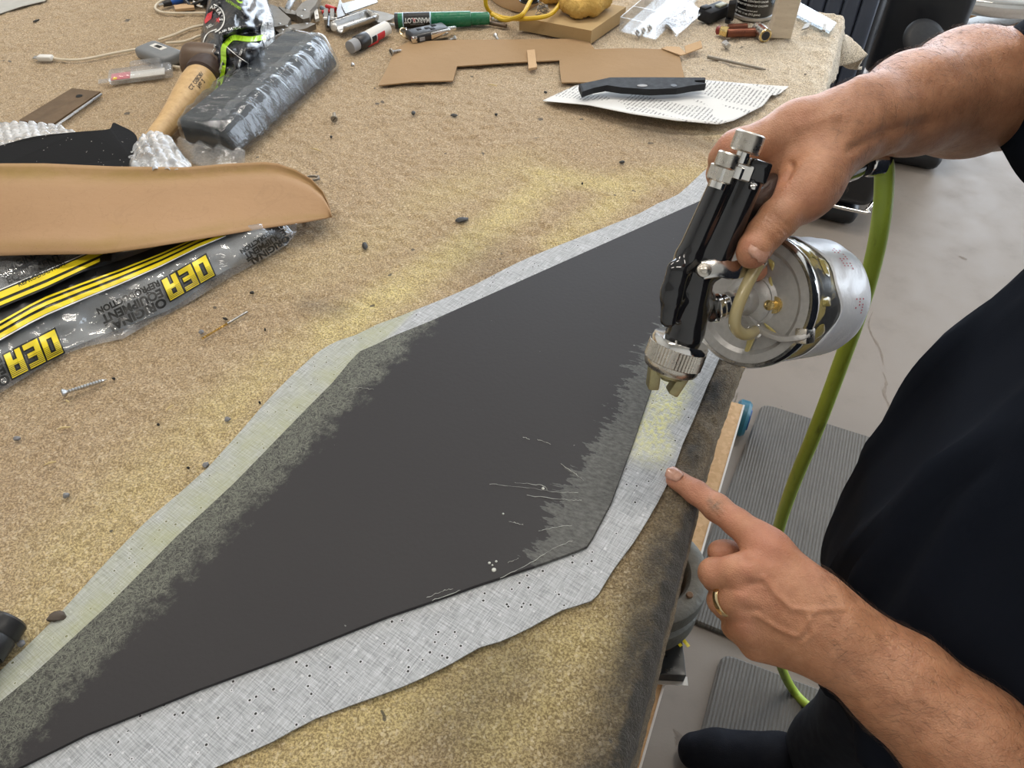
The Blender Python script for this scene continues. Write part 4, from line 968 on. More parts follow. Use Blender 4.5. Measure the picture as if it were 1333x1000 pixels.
hairb = sdf_mesh([cap(HD+Vector((0, 0, 0.045))-FACE*0.01, 0.086, HD-FACE*0.025+Vector((0, 0, 0.0)), 0.085), cap(HD-FACE*0.04, 0.07, HD-FACE*0.045-Vector((0, 0, 0.05)), 0.055)], [], 0.006, smooth=1)
np_mesh('hair', hairb[0], hairb[1], mat('dark brown hair', (0.04, 0.025, 0.015), 0.5, 0, 0.3, 300, 0.5, 300, 0.002), person)
# ---- T-shirt
def g_shirt():
    g = G('navy cotton'); p = g.obj(); n = g.noise(5, 4, p); f = g.noise(900, 2, p)
    c = g.mix(n, (0.0055, 0.0075, 0.0135), (0.010, 0.0135, 0.022)); c = g.mix(g.math('MULTIPLY', g.math('GREATER_THAN', g.noise(70, 2, p), 0.80), 0.5), c, (0.12, 0.12, 0.12))
    g.set(Base_Color=c, Roughness=0.95, Specular_IOR_Level=0.1); g.bump(f, 0.2, 0.0005); return g.m
shirt_m = g_shirt()
FOLDS = [(3.75, 1.9, 0.09, 0.085), (4.15, 1.2, 0.06, 0.075), (4.55, -0.5, 0.05, 0.07), (4.85, 0.9, 0.07, 0.075), (5.3, -1.2, 0.09, 0.05), (3.3, 0.6, 0.12, 0.06), (2.9, 1.5, 0.1, 0.05)]
def ring_pts(z, ac, dc, re, rn, n=110, fold=0.0, ph=0.0, ex=2.4):
    out = []
    for k in range(n):
        t = 2*math.pi*k/n; c, s = math.cos(t), math.sin(t)
        x = math.copysign(abs(c)**(2/ex), c)*re; y = math.copysign(abs(s)**(2/ex), s)*rn
        w = 1+sum(am*math.exp(-(((t-t0-sl*(z-0.715)+math.pi) % (2*math.pi)-math.pi)/wd)**2) for t0, sl, wd, am in FOLDS)*min(1, max(0, (1.25-z)/0.3))+fold*(math.sin(7*t+ph)*0.6+math.sin(12*t-1.7*ph)*0.4+0.5*math.sin(4*t+0.6*ph)); out.append(B(ac+x*w, dc+y*w, z))
    return out
SHS = [(0.715, 0.450, 0.278, 0.165, 0.150), (0.76, 0.452, 0.272, 0.167, 0.151), (0.84, 0.457, 0.270, 0.170, 0.150), (0.95, 0.468, 0.290, 0.172, 0.145), (1.05, 0.468, 0.315, 0.176, 0.138), (1.15, 0.462, 0.345, 0.182, 0.128), (1.25, 0.46, 0.365, 0.205, 0.118), (1.32, 0.46, 0.375, 0.19, 0.095), (1.37, 0.458, 0.375, 0.12, 0.075), (1.395, 0.456, 0.372, 0.078, 0.066)]
rings = []
zs = np.linspace(SHS[0][0], SHS[-1][0], 64)
arr = np.array(SHS)
for z_ in zs:
    v = [np.interp(z_, arr[:, 0], arr[:, i]) for i in range(1, 5)]
    fo_ = 0.032*max(0, 1-(z_-0.715)/0.45); rings.append(ring_pts(z_, v[0], v[1], v[2], v[3], fold=fo_+0.006, ph=z_*9))
mb = MB().loft(rings, cap=False)
def sleeve(p0, p1, r0, r1, tilt):
    ax = (p1-p0).normalized(); M = frame(p0, ax, tilt); L = (p1-p0).length; rs = []
    for i in range(24):
        t = i/23; r = r0+(r1-r0)*t; rs.append([M @ Vector((r*(1+0.05*math.sin(3*a+4*t)+0.03*math.sin(7*a-6*t))*math.cos(a), r*(1+0.05*math.sin(3*a+4*t))*math.sin(a), L*t)) for a in [2*math.pi*k/64 for k in range(64)]])
    mb.loft(rs, cap=False)
hemR = C(1345, 152, 0.655); sleeve(hemR, SR+(SR-hemR).normalized()*0.02, 0.076, 0.088, FWD)
hemL = elbL.lerp(SL, 0.35); sleeve(hemL, SL, 0.075, 0.085, FWD)
mb.build('shirt', shirt_m, person, thick=0.0016, angle=180, label='loose dark navy T-shirt')
# ---- jeans and shoes
jean_m = mat('dark jeans', (0.006, 0.009, 0.018), 0.9, 0, 0.25, 30, 0.3, 600)
FR_, FLt = W(955, 978, 0.0), None
ra, rd = FR_.dot(E_DIR), FR_.dot(N_DIR)
mb = MB()
for a0, a1, d1 in ((0.50, ra+0.02, rd+0.13), (0.35, 0.27, rd+0.16)):
    rs = []
    for i in range(22):
        t = i/21; z_ = 0.88*(1-t)+0.055*t; r = 0.098*(1-t)+0.066*t+0.004*math.sin(t*22); rs.append([B(a0+(a1-a0)*t+r*0.95*math.cos(k)*(1+0.04*math.sin(5*k+9*t)), 0.29*(1-t)+d1*t+r*math.sin(k)*(1+0.03*math.sin(4*k+7*t)), z_) for k in [2*math.pi*j/40 for j in range(40)]])
    mb.loft(rs)
mb.build('jeans', jean_m, person, angle=180)
shoe_m = mat('dark navy shoe', (0.006, 0.007, 0.012), 0.8, 0, 0.25, 40, 0.5, 400, 0.001, spec=0.2)
sole_m = mat('black sole', (0.012, 0.012, 0.013), 0.6, 0, 0.2)
for a1, d1 in ((ra+0.02, rd+0.10), (0.27, rd+0.14)):
    dr = (-N_DIR*1.0-E_DIR*0.25).normalized(); sd = Vector((dr.y, -dr.x, 0)); h0 = B(a1, d1+0.06, 0); U = Vector((0, 0, 1))
    bs = [cap(h0+U*0.045, 0.036, h0+dr*0.10+U*0.045, 0.042), cap(h0+dr*0.10+U*0.045, 0.043, h0+dr*0.20+U*0.034, 0.038), cap(h0+dr*0.20+U*0.034, 0.036, h0+dr*0.232+U*0.030, 0.030), cap(h0+dr*0.03+U*0.06, 0.036, h0+U*0.085, 0.038)]
    v, f = sdf_mesh(bs, [], 0.004, kb=0.012, pad=0.012); v[:, 2] = np.maximum(v[:, 2], 0.012)
    sh = np_mesh('shoe', v, f, shoe_m, person)
    out = [h0+dr*(0.085+0.165*math.cos(t))+sd*(0.038+0.006*math.cos(t))*math.sin(t)*1.15 for t in [2*math.pi*k/40 for k in range(40)]]
    MB().prism([p+U*0.0005 for p in out], [p+U*0.02 for p in out]).build('sole', sole_m, sh)
    for k in range(4):
        c = h0+dr*(0.09+0.024*k)+U*(0.088-0.006*k)
        MB().tube([c-sd*0.02-U*0.003, c+U*0.003, c+sd*0.02-U*0.003], 0.0022, 8).build('lace', rubber, sh)

# =================================================================== things on the bench: packed parts on the left
def interp(tab, x):
    xs = [p[0] for p in tab]; ys = [p[1] for p in tab]; return float(np.interp(x, xs, ys))
def sheet(xs, lo, up, hf, nv=20, drop=False):       # surface over table places: columns of constant x between two edges
    P = []
    for x in xs:
        l, u = interp(lo, x), interp(up, x); row = []
        for j in range(nv+1):
            v = j/nv; y = l+(u-l)*v; row.append(T(x, y, max(0.0012, hf(x, y, v))))
        if drop:
            p = row[-1].copy(); row.append(Vector((p.x, p.y+0.012, TH+0.5*(p.z-TH)))); row.append(Vector((p.x, p.y+0.016, TH+0.001)))
        P.append(row)
    return P
def vn(x, y, s, seed): return float(vnoise(np.array([x]), np.array([y]), s, seed)[0])-0.5

clear_film = film('clear polythene', (0.97, 0.97, 0.97), 0.16, 0.10, 0.55, 40)
bag_film = film('printed bag film', (0.93, 0.94, 0.95), 0.26, 0.09, 0.4, 14, 1.0, ((1, 3.2, 1), -0.55), 0.005)
wrap_film = film('shrink film', (0.92, 0.94, 0.96), 0.03, 0.05, 0.55, 14, 1.0, ((1.6, 7.0, 2), 0.12), 0.003)
bubble_film = film('bubble wrap film', (0.95, 0.96, 0.97), 0.5, 0.25, 0.3, 60, 0.8)
dark_part = mat('dark wrapped part', (0.19, 0.20, 0.205), 0.5, 0, 0.25, 14)
dark_foam = mat('charcoal foam', (0.036, 0.042, 0.048), 0.75, 0, 0.15, 40, 0.2, 400)

LE = [(-80, 562), (0, 512), (40, 487), (75, 465), (110, 452), (160, 441), (190, 424), (240, 398), (300, 361), (345, 336), (372, 320), (386, 303)]
UE = [(-80, 425), (0, 388), (60, 365), (135, 331), (200, 318), (280, 300), (340, 291), (372, 288), (386, 293)]
def bag_h(x, y, v=None):
    l, u = interp(LE, x), interp(UE, x); v = (y-l)/(u-l)
    h = 0.001+0.027*max(0, math.sin(math.pi/2*min(1, max(0, v))))**0.85*min(1, (392-x)/50)
    w = 0.0035*vn(x, y*1.5, 0.035, 5)+0.0025*vn(x+y, y-x, 0.05, 6)
    pinch = -0.006*math.exp(-((x-130)/34)**2)*math.exp(-((v-0.30)/0.22)**2)
    return h+(w+pinch)*min(1, max(0, v)*4)
def bp(x, y, e=0.0009): return T(x, y, max(0.0012, bag_h(x, y))+e)
bag = thing('parts_bag', 'clear printed plastic sleeve with yellow stripes lying in front of the brown paper', 'plastic bag', T(150, 430))
xs = list(np.linspace(-80, 386, 90))
MB().grid(sheet(xs, LE, UE, bag_h, 26, True)).build('film', bag_film, bag, angle=180)
inner_lo = [(x, interp(LE, x)-9-4*math.sin(x*0.05)) for x in range(-80, 380, 10)]
MB().grid(sheet([x for x in xs if x < 374], inner_lo, UE, lambda x, y, v: bag_h(x, y)-0.0025, 16, True)).build('packed_part', dark_part, bag, angle=180)
WL = [(-80, 486), (0, 444), (39, 422), (61, 411), (105, 392), (156, 371), (210, 347), (258, 323), (294, 308)]
def stripe(off0, off1, m, name, x0=-80, x1=294, par=bag, fn=bp, tab=WL, e=0.0022):
    rows = [[] for _ in range(9)]; e = e+0.0012
    for x in np.linspace(x0, x1, 130):
        k = 1.0-0.5*max(0, (x-60)/240); y = interp(tab, x)
        for q in range(9): rows[q].append(fn(x, y-(off0+(off1-off0)*q/8)*k, e))
    MB().grid(rows).build(name, m, par, angle=180)
stripe(2.6, 40, black_print, 'printed_band')
stripe(0.6, 2.6, white_print, 'printed_line', e=0.0027)
stripe(3.2, 10, yellow_print, 'printed_line', e=0.0027); stripe(14, 19, yellow_print, 'printed_line', e=0.0027); stripe(22.5, 25.5, yellow_print, 'printed_line', e=0.0027)
def bag_text(s, cx, cy, ang, size, m, bold=0.0, sx=1.0, par=bag, fn=bp, up=-1, e=0.0040, step=6, name='lettering'):
    a = math.radians(ang); ex = (math.cos(a), -math.sin(a)); ey = (math.sin(a), math.cos(a))
    tv = text_vf(s, size, bold, sx, step)
    def f(x, y):
        x, y = (-x, y) if up < 0 else (x, -y); return fn(cx+x*ex[0]+y*ey[0], cy+x*ex[1]+y*ey[1], e)
    text_mb(MB(), tv, f).build(name, m, par, smooth=False)
GL = {'O': [(0, 0, 1, .3), (0, 1.1, 1, 1.4), (0, .3, .34, 1.1), (.66, .3, 1, 1.1)], 'E': [(0, 0, .34, 1.4), (.34, 0, .95, .3), (.34, .56, .85, .84), (.34, 1.1, .95, 1.4)], 'R': [(0, 0, .34, 1.4), (.34, 1.1, 1, 1.4), (.66, .55, 1, 1.1), (.34, .5, .66, .78), (.6, 0, 1, .55)]}
def block_logo(cx, cy, ang, sz):
    a = math.radians(ang); ex = (math.cos(a), -math.sin(a)); ey = (math.sin(a), math.cos(a))
    def rect(mb, x0, y0, x1, y1, e):
        P_ = []
        for i in range(4):
            row = []
            for j in range(4):
                x = x0+(x1-x0)*i/3; y = y0+(y1-y0)*j/3; x = (x-1.62+0.10*y)*sz*0.62; y = (y-0.7)*sz*0.62; row.append(bp(cx-x*ex[0]+y*ey[0], cy-x*ex[1]+y*ey[1], e))
            P_.append(row)
        mb.grid(P_)
    for k, chx in enumerate('OER'):
        bk_ = MB(); yl = MB(); hl = MB(); o = k*1.12
        for x0, y0, x1, y1 in GL[chx]: rect(bk_, o+x0-.09, y0-.09, o+x1+.09, y1+.09, 0.0022); rect(yl, o+x0, y0, o+x1, y1, 0.0028)
        for q in range(7): rect(hl, o+.02, .72+.095*q, o+.98, .72+.095*q+.018+.004*q, 0.0034)
        bl_ = bk_.build('letter_outline', black_print, bag, angle=180); yl.build('letter_face', yellow_print, bl_, angle=180)
        hl.build('letter_lines', black_print, bl_, angle=180, kind='stuff')
for cx, cy, ang, sz in ((246, 361, 30, 33), (45, 460, 27, 37)):
    block_logo(cx, cy, ang, sz)
for cx, cy, ang, k in ((172, 398, 25, 1.0), (345, 318, 33, 0.72), (-34, 500, 28, 1.05)):
    a = math.radians(ang); n = (math.sin(a), math.cos(a))
    for s, off, size in (('REPRODUCTION', -12.5, 11.5), ('EQUIPMENT', 0, 15.5), ('ORIGINAL', 13, 16)):
        bag_text(s, cx+n[0]*off*k, cy+n[1]*off*k, ang, size*k, black_print, 0.045, 1.02 if s != 'ORIGINAL' else 1.15)
bag_text('REPRO', 372, 312, 40, 6, black_print, 0.02)

# the second sleeve behind it
L2 = [(-80, 436), (0, 399), (60, 373), (135, 338)]; U2 = [(-80, 318), (0, 316), (60, 314), (135, 312)]
def bag2_h(x, y, v=None): return 0.031+0.004*vn(x, y, 0.05, 12)+0.002*math.sin((y-300)/30)
def bp2(x, y, e=0.0009): return T(x, y, bag2_h(x, y)+e)
bag2 = thing('parts_bag', 'second printed plastic sleeve tucked under the brown paper', 'plastic bag', T(40, 390))
MB().grid(sheet(list(np.linspace(-80, 150, 50)), L2, U2, bag2_h, 16)).build('film', bag_film, bag2, angle=180)
P = sheet(list(np.linspace(-80, 150, 40)), L2, U2, lambda x, y, v: bag2_h(x, y)-0.003, 10, True)
MB().grid(P).build('packed_part', mat('dark bubble packed part', (0.045, 0.046, 0.05), 0.35, 0, 0.3, 30, 0.9, 120, 0.004), bag2, angle=180)
W2 = [(-80, 418), (0, 379), (60, 354), (135, 322)]
stripe(-10, -1, yellow_print, 'printed_line', -80, 140, bag2, bp2, W2, 0.0026); stripe(-19, -14, yellow_print, 'printed_line', -80, 130, bag2, bp2, W2, 0.0026)
stripe(-22, 1, black_print, 'printed_band', -80, 145, bag2, bp2, W2, 0.0021); stripe(1, 2.5, white_print, 'printed_line', -80, 140, bag2, bp2, W2, 0.0026)
for s, cx, cy, size in (('ORIGINAL', 28, 341, 13), ('EQUIPMENT', 44, 350, 13), ('REPRODUCTION', 54, 357, 8)):
    bag_text(s, cx, cy, 25, size, black_print, 0.02, 1.1, bag2, bp2, 1)

# brown kraft paper template on top of them
PLo = [(-80, 335), (0, 333), (80, 331), (130, 331), (190, 323), (250, 313), (340, 298), (400, 289), (432, 283)]
PUp = [(-80, 212), (0, 213), (60, 213), (150, 217), (240, 218), (300, 213), (345, 211), (362, 213), (385, 221), (405, 233), (420, 249), (428, 266), (432, 282)]
def paper_h(x, y, v):
    return 0.043-0.026*max(0, (x-200)/232)**1.5+0.0035*math.sin(x/70+2*v)+0.004*math.exp(-((v-0.12)/0.10)**2)*math.exp(-((x-100)/130)**2)-0.005*math.exp(-((v-0.88)/0.08)**2)
paper_xs = list(np.linspace(-80, 340, 50))+list(np.linspace(345, 432, 30))
kp = MB().grid(sheet(paper_xs, PLo, PUp, paper_h, 22)).build('kraft_paper', brown_paper, thick=0.0007, angle=180, label='large sheet of brown kraft paper over the plastic sleeves', cat='paper')

attr(kp, 'stain', [max(math.exp(-((j/22-0.90)/0.09)**2), 0.6*math.exp(-((j/22-0.10)/0.06)**2)) for x in paper_xs for j in range(23)])  # olive stain at the far edge, crease near the front edge darkened in colour
# black perforated vinyl piece
def g_perf():
    g = G('black perforated vinyl'); p = g.pos(); v = g.voro(210, p); pick = g.math('GREATER_THAN', g.noise(80, 2, p), 0.55)
    g.set(Base_Color=g.mix(g.math('MULTIPLY', g.math('LESS_THAN', v, 0.12), pick), (0.010, 0.010, 0.011), (0.42, 0.40, 0.36)), Roughness=0.7, Specular_IOR_Level=0.12); g.bump(g.noise(300, 3, p), 0.2, 0.0006); return g.m
out = [(-60, 226), (-60, 208), (0, 191), (45, 179), (100, 173), (138, 170), (145, 167), (148, 161), (158, 165), (172, 172), (179, 181), (176, 195), (168, 213), (160, 232), (60, 240)]
def vin_h(x, y): return 0.034+0.002*math.sin(x/40)-0.004*max(0, (x-140)/40)
MB().slab(cr([T(x, y, vin_h(x, y)) for x, y in out], 3, True), 0.0012).build('vinyl_offcut', g_perf(), smooth=False, label='black perforated vinyl offcut poking out above the brown paper', cat='vinyl')
# bubble wrap
def bubbles(name, label, xs, lo, up, hf, nv, seed):
    P = []; nx = len(xs)
    for i, x in enumerate(xs):
        l, u = interp(lo, x), interp(up, x); row = []
        for j in range(nv+1):
            y = l+(u-l)*j/nv; p = T(x, y, hf(x, y)); q = (p.x*92, p.y*92*1.15)
            cx_, cy_ = q[0]-math.floor(q[0]+0.5*(math.floor(q[1]) % 2))-0.5+0.5*(math.floor(q[1]) % 2), q[1]-math.floor(q[1])-0.5
            b = max(0, 1-(cx_*cx_+cy_*cy_)/0.19)**0.5; row.append(p+Vector((0, 0, 0.0032*b+0.002*vn(x, y, 0.3, seed))))
        P.append(row)
    return MB().grid(P).build(name, bubble_film, thick=0.0004, angle=180, label=label, cat='bubble wrap')
bubbles('bubble_wrap', 'flat piece of bubble wrap at the left edge behind the black vinyl', list(np.linspace(-60, 112, 90)), [(-60, 226), (60, 215), (112, 182)], [(-60, 158), (0, 160), (50, 161), (78, 165), (112, 178)], lambda x, y: 0.022+0.003*math.sin(x/20), 50, 3)
bubbles('bubble_wrap', 'crumpled bubble wrap knot around the end of the mallet handle', list(np.linspace(163, 250, 64)), [(163, 222), (250, 224)], [(163, 216), (172, 198), (180, 182), (190, 174), (205, 171), (222, 178), (230, 192), (250, 216)],
        lambda x, y: 0.026+0.012*math.sin((x-163)/87*math.pi)+0.006*vn(x, y, 0.12, 8), 40, 4)

# foam block in shrink film
A0, B0 = T(324, 214), T(456, 88); d1 = (B0-A0).normalized(); d2 = Vector((-d1.y, d1.x, 0)); LN_ = (B0-A0).length
ctr = A0+d1*LN_/2+d2*0.049+Vector((0, 0, 0.0235)); FMt = frame(ctr, (0, 0, 1), d1)
foam = thing('wrapped_foam', 'charcoal foam block shrink-wrapped in shiny clear film', 'foam block', ctr-Vector((0, 0, 0.0235)))
b = bmesh.new(); bmesh.ops.create_cube(b, size=1); bmesh.ops.scale(b, vec=(LN_-0.010, 0.084, 0.041), verts=b.verts)
bmesh.ops.bevel(b, geom=list(b.edges), offset=0.008, segments=3, profile=0.5, affect='EDGES')
for v in b.verts:
    t = v.co.x/(LN_/2); v.co.y *= 1-0.12*abs(t)**4; v.co.z = max(-0.0215, v.co.z*(1-0.26*max(0, -t)**3))
    if v.co.y < -0.02: v.co.y += max(0, v.co.z+0.022)*0.42
b.transform(FMt); mb = MB().bm(b); b.free(); mb.build('foam_block', dark_foam, foam, angle=60)
b = bmesh.new(); bmesh.ops.create_cube(b, size=1); bmesh.ops.scale(b, vec=(LN_, 0.092, 0.045), verts=b.verts)
bmesh.ops.bevel(b, geom=list(b.edges), offset=0.010, segments=3, profile=0.5, affect='EDGES')
for ax_, n in ((0, 44), (1, 16)):
    ext = (LN_/2, 0.046)[ax_]
    for k in range(1, n): bmesh.ops.bisect_plane(b, geom=list(b.verts)+list(b.edges)+list(b.faces), plane_co=tuple((-ext+2*ext*k/n) if i == ax_ else 0 for i in range(3)), plane_no=tuple(1 if i == ax_ else 0 for i in range(3)))
for v in b.verts:
    t = v.co.x/(LN_/2); sq = 1-0.14*abs(t)**4; v.co.y *= sq; v.co.z = max(-0.0225, v.co.z*(1-0.30*max(0, -t)**3))
    w = math.sin(v.co.x*190+v.co.y*60)*0.0009+math.sin(v.co.x*330-v.co.y*95+1)*0.0006
    if v.co.z > 0.005: v.co.z += w
    if v.co.y < -0.02: v.co.y += max(0, v.co.z+0.022)*0.42
    v.co.y += 0.4*w*(1 if v.co.y > 0 else -1)
b.transform(FMt); mb = MB().bm(b); b.free(); mb.build('shrink_film', wrap_film, foam, angle=60)
P = []
for i in range(8):
    row = []
    for j in range(12):
        u = j/11; p = A0+d2*0.094*u-d1*0.024*(i/7)*(0.35+0.65*math.sin(math.pi*min(1, u*1.1)))+Vector((0, 0, (0.016+0.004*math.sin(j*2.1))*(1-i/7)+0.0015+0.045*0.0)); row.append(p)
    P.append(row)
MB().grid(P).build('film_tail', clear_film, foam, thick=0.0003, angle=180)

# mallet
mal = thing('mallet', 'mallet with pale wooden handle and dark brown hide head', 'mallet', T(240, 130))
h0, h1 = T(193, 192, 0.017), T(263, 103, 0.024); hm = frame(h0, h1-h0); L = (h1-h0).length
handle_wood = wood('ash handle', (0.50, 0.31, 0.135), (0.66, 0.45, 0.22), (14, 14, 2.2))
hd = MB().lathe([(0.006, 0), (0.010, 0.003), (0.0115, L*0.15), (0.0122, L*0.32), (0.0145, L*0.5), (0.0182, L*0.68), (0.0212, L*0.86), (0.0215, L*0.97), (0.020, L)], hm, 36).build('handle', handle_wood, mal)
cb_ = (hm.to_3x3().transposed() @ (CAM-h1)); ca0 = math.atan2(cb_.y, cb_.x)
for s, zoff, aoff, sz in (('No. 2', 0.79, 0.10, 0.0075), ('C.S. OSBORNE', 0.80, -0.22, 0.0072)):
    tv = text_vf(s, sz, 0.02, 0.9)
    def f(x, y, zoff=zoff, aoff=aoff):
        zz = L*zoff+x; rr = np.interp(zz, [0, L*0.5, L*0.68, L*0.86, L], [0.006, 0.0145, 0.0182, 0.0212, 0.0205])+0.0003; a = ca0+aoff+y/rr; return hm @ Vector((rr*math.cos(a), rr*math.sin(a), zz))
    text_mb(MB(), tv, f).build('stamp', black_print, hd, smooth=False)
MB().lathe([(0.020, L-0.002), (0.0235, L+0.001), (0.0245, L+0.014), (0.023, L+0.024), (0.015, L+0.026)], hm, 36).build('ferrule', mat('dark leather ferrule', (0.045, 0.024, 0.017), 0.6, 0, 0.2), mal)
q0 = h1+(h1-h0).normalized()*0.040; hx = (T(300, 84)-T(232, 84)); hx = Vector((0.97, -0.25, 0)).normalized()
HM = frame(Vector((q0.x, q0.y, TH+0.026))-hx*0.016, hx)
MB().lathe([(0.012, -0.0205), (0.020, -0.021), (0.0230, -0.019), (0.0242, -0.015), (0.0248, 0.0), (0.0248, 0.030), (0.023, 0.036), (0.012, 0.037)], HM, 40).build('head', mat('brown hide', (0.115, 0.072, 0.045), 0.38, 0, 0.3, 40, 0.25, 200), mal)

# snack pouch
LP_ = [(-75, 266), (-30, 270), (0, 271), (20, 268), (45, 262), (62, 263), (80, 269), (100, 275), (112, 277), (121, 279)]
RP_ = [(-75, 352), (-30, 352), (0, 348), (20, 355), (45, 358), (62, 357), (80, 340), (100, 318), (112, 305), (121, 292)]
def pouch_h(x, y):
    l, r = interp(LP_, y), interp(RP_, y); u = min(1, max(0, (x-l)/(r-l)))
    H = 0.052*min(1, max(0.12, (125-y)/60)); h = 0.010+H*max(0, math.sin(math.pi*(0.08+0.84*u)))**0.6
    fold = -0.012*math.exp(-((y-(52-0.25*(x-300)))/7)**2)*(1 if x > 290 else 0.4)+0.004*math.sin((x-260)*0.13+(y)*0.09)+0.009*vn(x, y, 0.09, 17)+0.005*vn(x+40, y, 0.2, 18)
    return max(0.003, h+fold)
def pp(x, y, e=0.001): return T(x, y, pouch_h(x, y)+e)
pouch = thing('snack_pouch', 'crumpled glossy black and lime snack pouch behind the wrapped foam', 'pouch', T(310, 60))
P = []
for y in np.linspace(-75, 121, 70):
    l, r = interp(LP_, y), interp(RP_, y); P.append([T(l-1, y+1, 0.001)]+[pp(l+(r-l)*k/36, y, 0) for k in range(37)]+[T(r+1, y, 0.001)])
MB().grid(P).build('pouch_film', mat('glossy black pouch film', (0.012, 0.013, 0.018), 0.3, 0.1, 0.3, 40, 0.25, 60, 0.003, coat=0.2), pouch, angle=180)
def ppoly(pts, m, name='print', e=0.0012, par=pouch, fn=pp, n=3):
    c = [Vector((x, y, 0)) for x, y in pts]; mid = sum(c, Vector())/len(c); rows = []
    dens = []
    for i in range(len(c)):
        for k in range(n): dens.append(c[i].lerp(c[(i+1) % len(c)], k/n))
    for s in (0.02, 0.35, 0.7, 1.0): rows.append([fn(*(mid.lerp(p, s))[:2], e) for p in dens])
    mb = MB().grid(rows, wrap=True); mb.build(name, m, par, smooth=False)
def pline(pts, w, m, name='printed_stripe', e=0.0014, par=pouch, fn=pp):
    P_ = cr([Vector((x, y, 0)) for x, y in pts], 5); A = []; B2 = []
    for i, p in enumerate(P_):
        d = (P_[min(i+1, len(P_)-1)]-P_[max(i-1, 0)]).normalized(); s = Vector((-d.y, d.x, 0))*w/2; A.append(fn(p.x+s.x, p.y+s.y, e)); B2.append(fn(p.x-s.x, p.y-s.y, e))
    MB().grid([A, B2]).build(name, m, par, smooth=False)
pline([(346, 48), (325, 51), (305, 49), (296, 55), (291, 63), (291, 78), (289, 95), (285, 110), (281, 119)], 7, lime)
ppoly([(290, 78), (288, 92), (283, 108), (277, 119), (274, 117), (281, 100)], white_print, e=0.0016)
ppoly([(348, 8), (355, 24), (357, 40), (356, 56), (347, 66), (341, 50), (339, 38), (344, 22)], mat('white panel print', (0.62, 0.64, 0.66), 0.4, 0, 0.06), 'print')
for k in range(8): pline([(346-0.4*k, 16+4*k), (354, 18+4*k)], 0.6, grey_print, 'printed_line', 0.0018)
pline([(273+19*math.cos(a), 24+19*math.sin(a)) for a in [math.radians(-75+k*18) for k in range(9)]], 1.8, white_print)
pline([(282, 38), (272, 42), (267, 48), (264, 57)], 1.5, white_print)
ppoly([(277, 14), (275, 24), (267, 31), (266, 27), (270, 18)], red_print)
st_ = [(284+(4.2 if k % 2 == 0 else 1.9)*math.sin(k*math.pi/5+0.3), 26-(4.2 if k % 2 == 0 else 1.9)*math.cos(k*math.pi/5+0.3)) for k in range(10)]
ppoly(st_, red_print, 'star_print', n=1)
def ptext(s, cx, cy, ang, size, m, par=pouch, fn=pp, bold=0.02, sx=1.0, e=0.0016):
    bag_text(s, cx, cy, ang, size, m, bold, sx, par, fn, 1, e, 4)
for i, ch in enumerate("AKER'S"):
    a = math.radians(-80+i*17); ptext(ch, 273+14.5*math.cos(a), 24+14.5*math.sin(a), -math.degrees(a)-90, 6.5, white_print)
ptext('NEL', 273, 34, 32, 5, white_print); ptext('EXTENDED', 304, 6, -32, 4.5, lime); ptext('C', 312, -1, -20, 14, lime, bold=0.04)
ptext('BATCH', 305, 37, 8, 5, white_print); ptext('PLAIN', 290, 41, 25, 4, white_print); ptext('MADE IN', 276, 66, 62, 4.5, white_print); ptext('SOFT', 314, 68, 62, 4, white_print); ptext('LIGHT', 312, 83, 75, 4, white_print); ptext('CORN', 308, 93, 40, 4, white_print)
pline([(294, 60), (308, 72), (324, 83)], 1.0, white_print)

# =================================================================== left background: cable, adapter, blister card, plate
cab = thing('charging_cable', 'thin cream cable with white plug looping across the carpet', 'cable', T(60, 75))
for pts in ([(66, 75.5), (85, 78), (110, 77), (150, 69), (185, 63)], [(206, 52), (225, 46), (250, 36), (280, 30)], [(216, 56), (240, 54), (262, 46), (285, 42)], [(216, -2), (206, 4), (202, 10), (208, 15), (222, 17), (250, 17), (285, 17)], [(182, 66), (184, 74), (195, 79), (215, 84), (235, 88)]):
    MB().tube(cr([T(x, y, 0.003) for x, y in pts], 8), 0.0019, 8).build('cable_run', cream, cab)
a_ = heading(T(50, 75), T(66, 75.5))
MB().box(trs(T(59, 75.2, 0.0045), a_), (0.021, 0.011, 0.007), 0.0025).build('plug', white_plastic, cab); MB().box(trs(T(47.5, 75, 0.0045), a_), (0.008, 0.008, 0.0028), 0.001).build('plug_tip', steel, cab)
ad = thing('power_adapter', 'flat grey plastic adapter with a paper sticker', 'adapter', T(207, 70))
ah = heading(T(188, 62), T(234, 80)); am = trs(T(208, 71, 0.009), ah); MB().box(am, (0.066, 0.036, 0.017), 0.006, 3).build('case', grey_plastic, ad)
MB().box(am @ Matrix.Translation((-0.004, 0.004, 0.0086)), (0.026, 0.010, 0.0004)).build('sticker', white_plastic, ad, smooth=False); MB().box(am @ Matrix.Translation((-0.004, 0.004, 0.0089)), (0.012, 0.006, 0.0003)).build('bar_print', black_print, ad, smooth=False)
bl = thing('blister_pack', 'small clear blister pack with a red and white card', 'package', T(180, 98))
bh = heading(T(148, 103), T(212, 95)); bm_ = trs(T(180, 97, 0.006), bh)
card = MB().box(bm_, (0.068, 0.020, 0.0012)).build('card', white_plastic, bl, smooth=False)
MB().box(bm_ @ Matrix.Translation((-0.022, 0, 0.0008)), (0.024, 0.020, 0.0006)).build('red_print', faded_red, card, smooth=False); MB().box(bm_ @ Matrix.Translation((-0.029, -0.006, 0.0013)), (0.005, 0.006, 0.0004)).build('yellow_print', yellow_print, card, smooth=False)
MB().box(bm_ @ Matrix.Translation((0.004, 0, 0.001)), (0.082, 0.030, 0.012), 0.004).build('blister', clear_film, bl); MB().box(bm_ @ Matrix.Translation((0.012, 0.012, 0.006)), (0.042, 0.016, 0.014), 0.005).build('blister_dome', clear_film, bl)
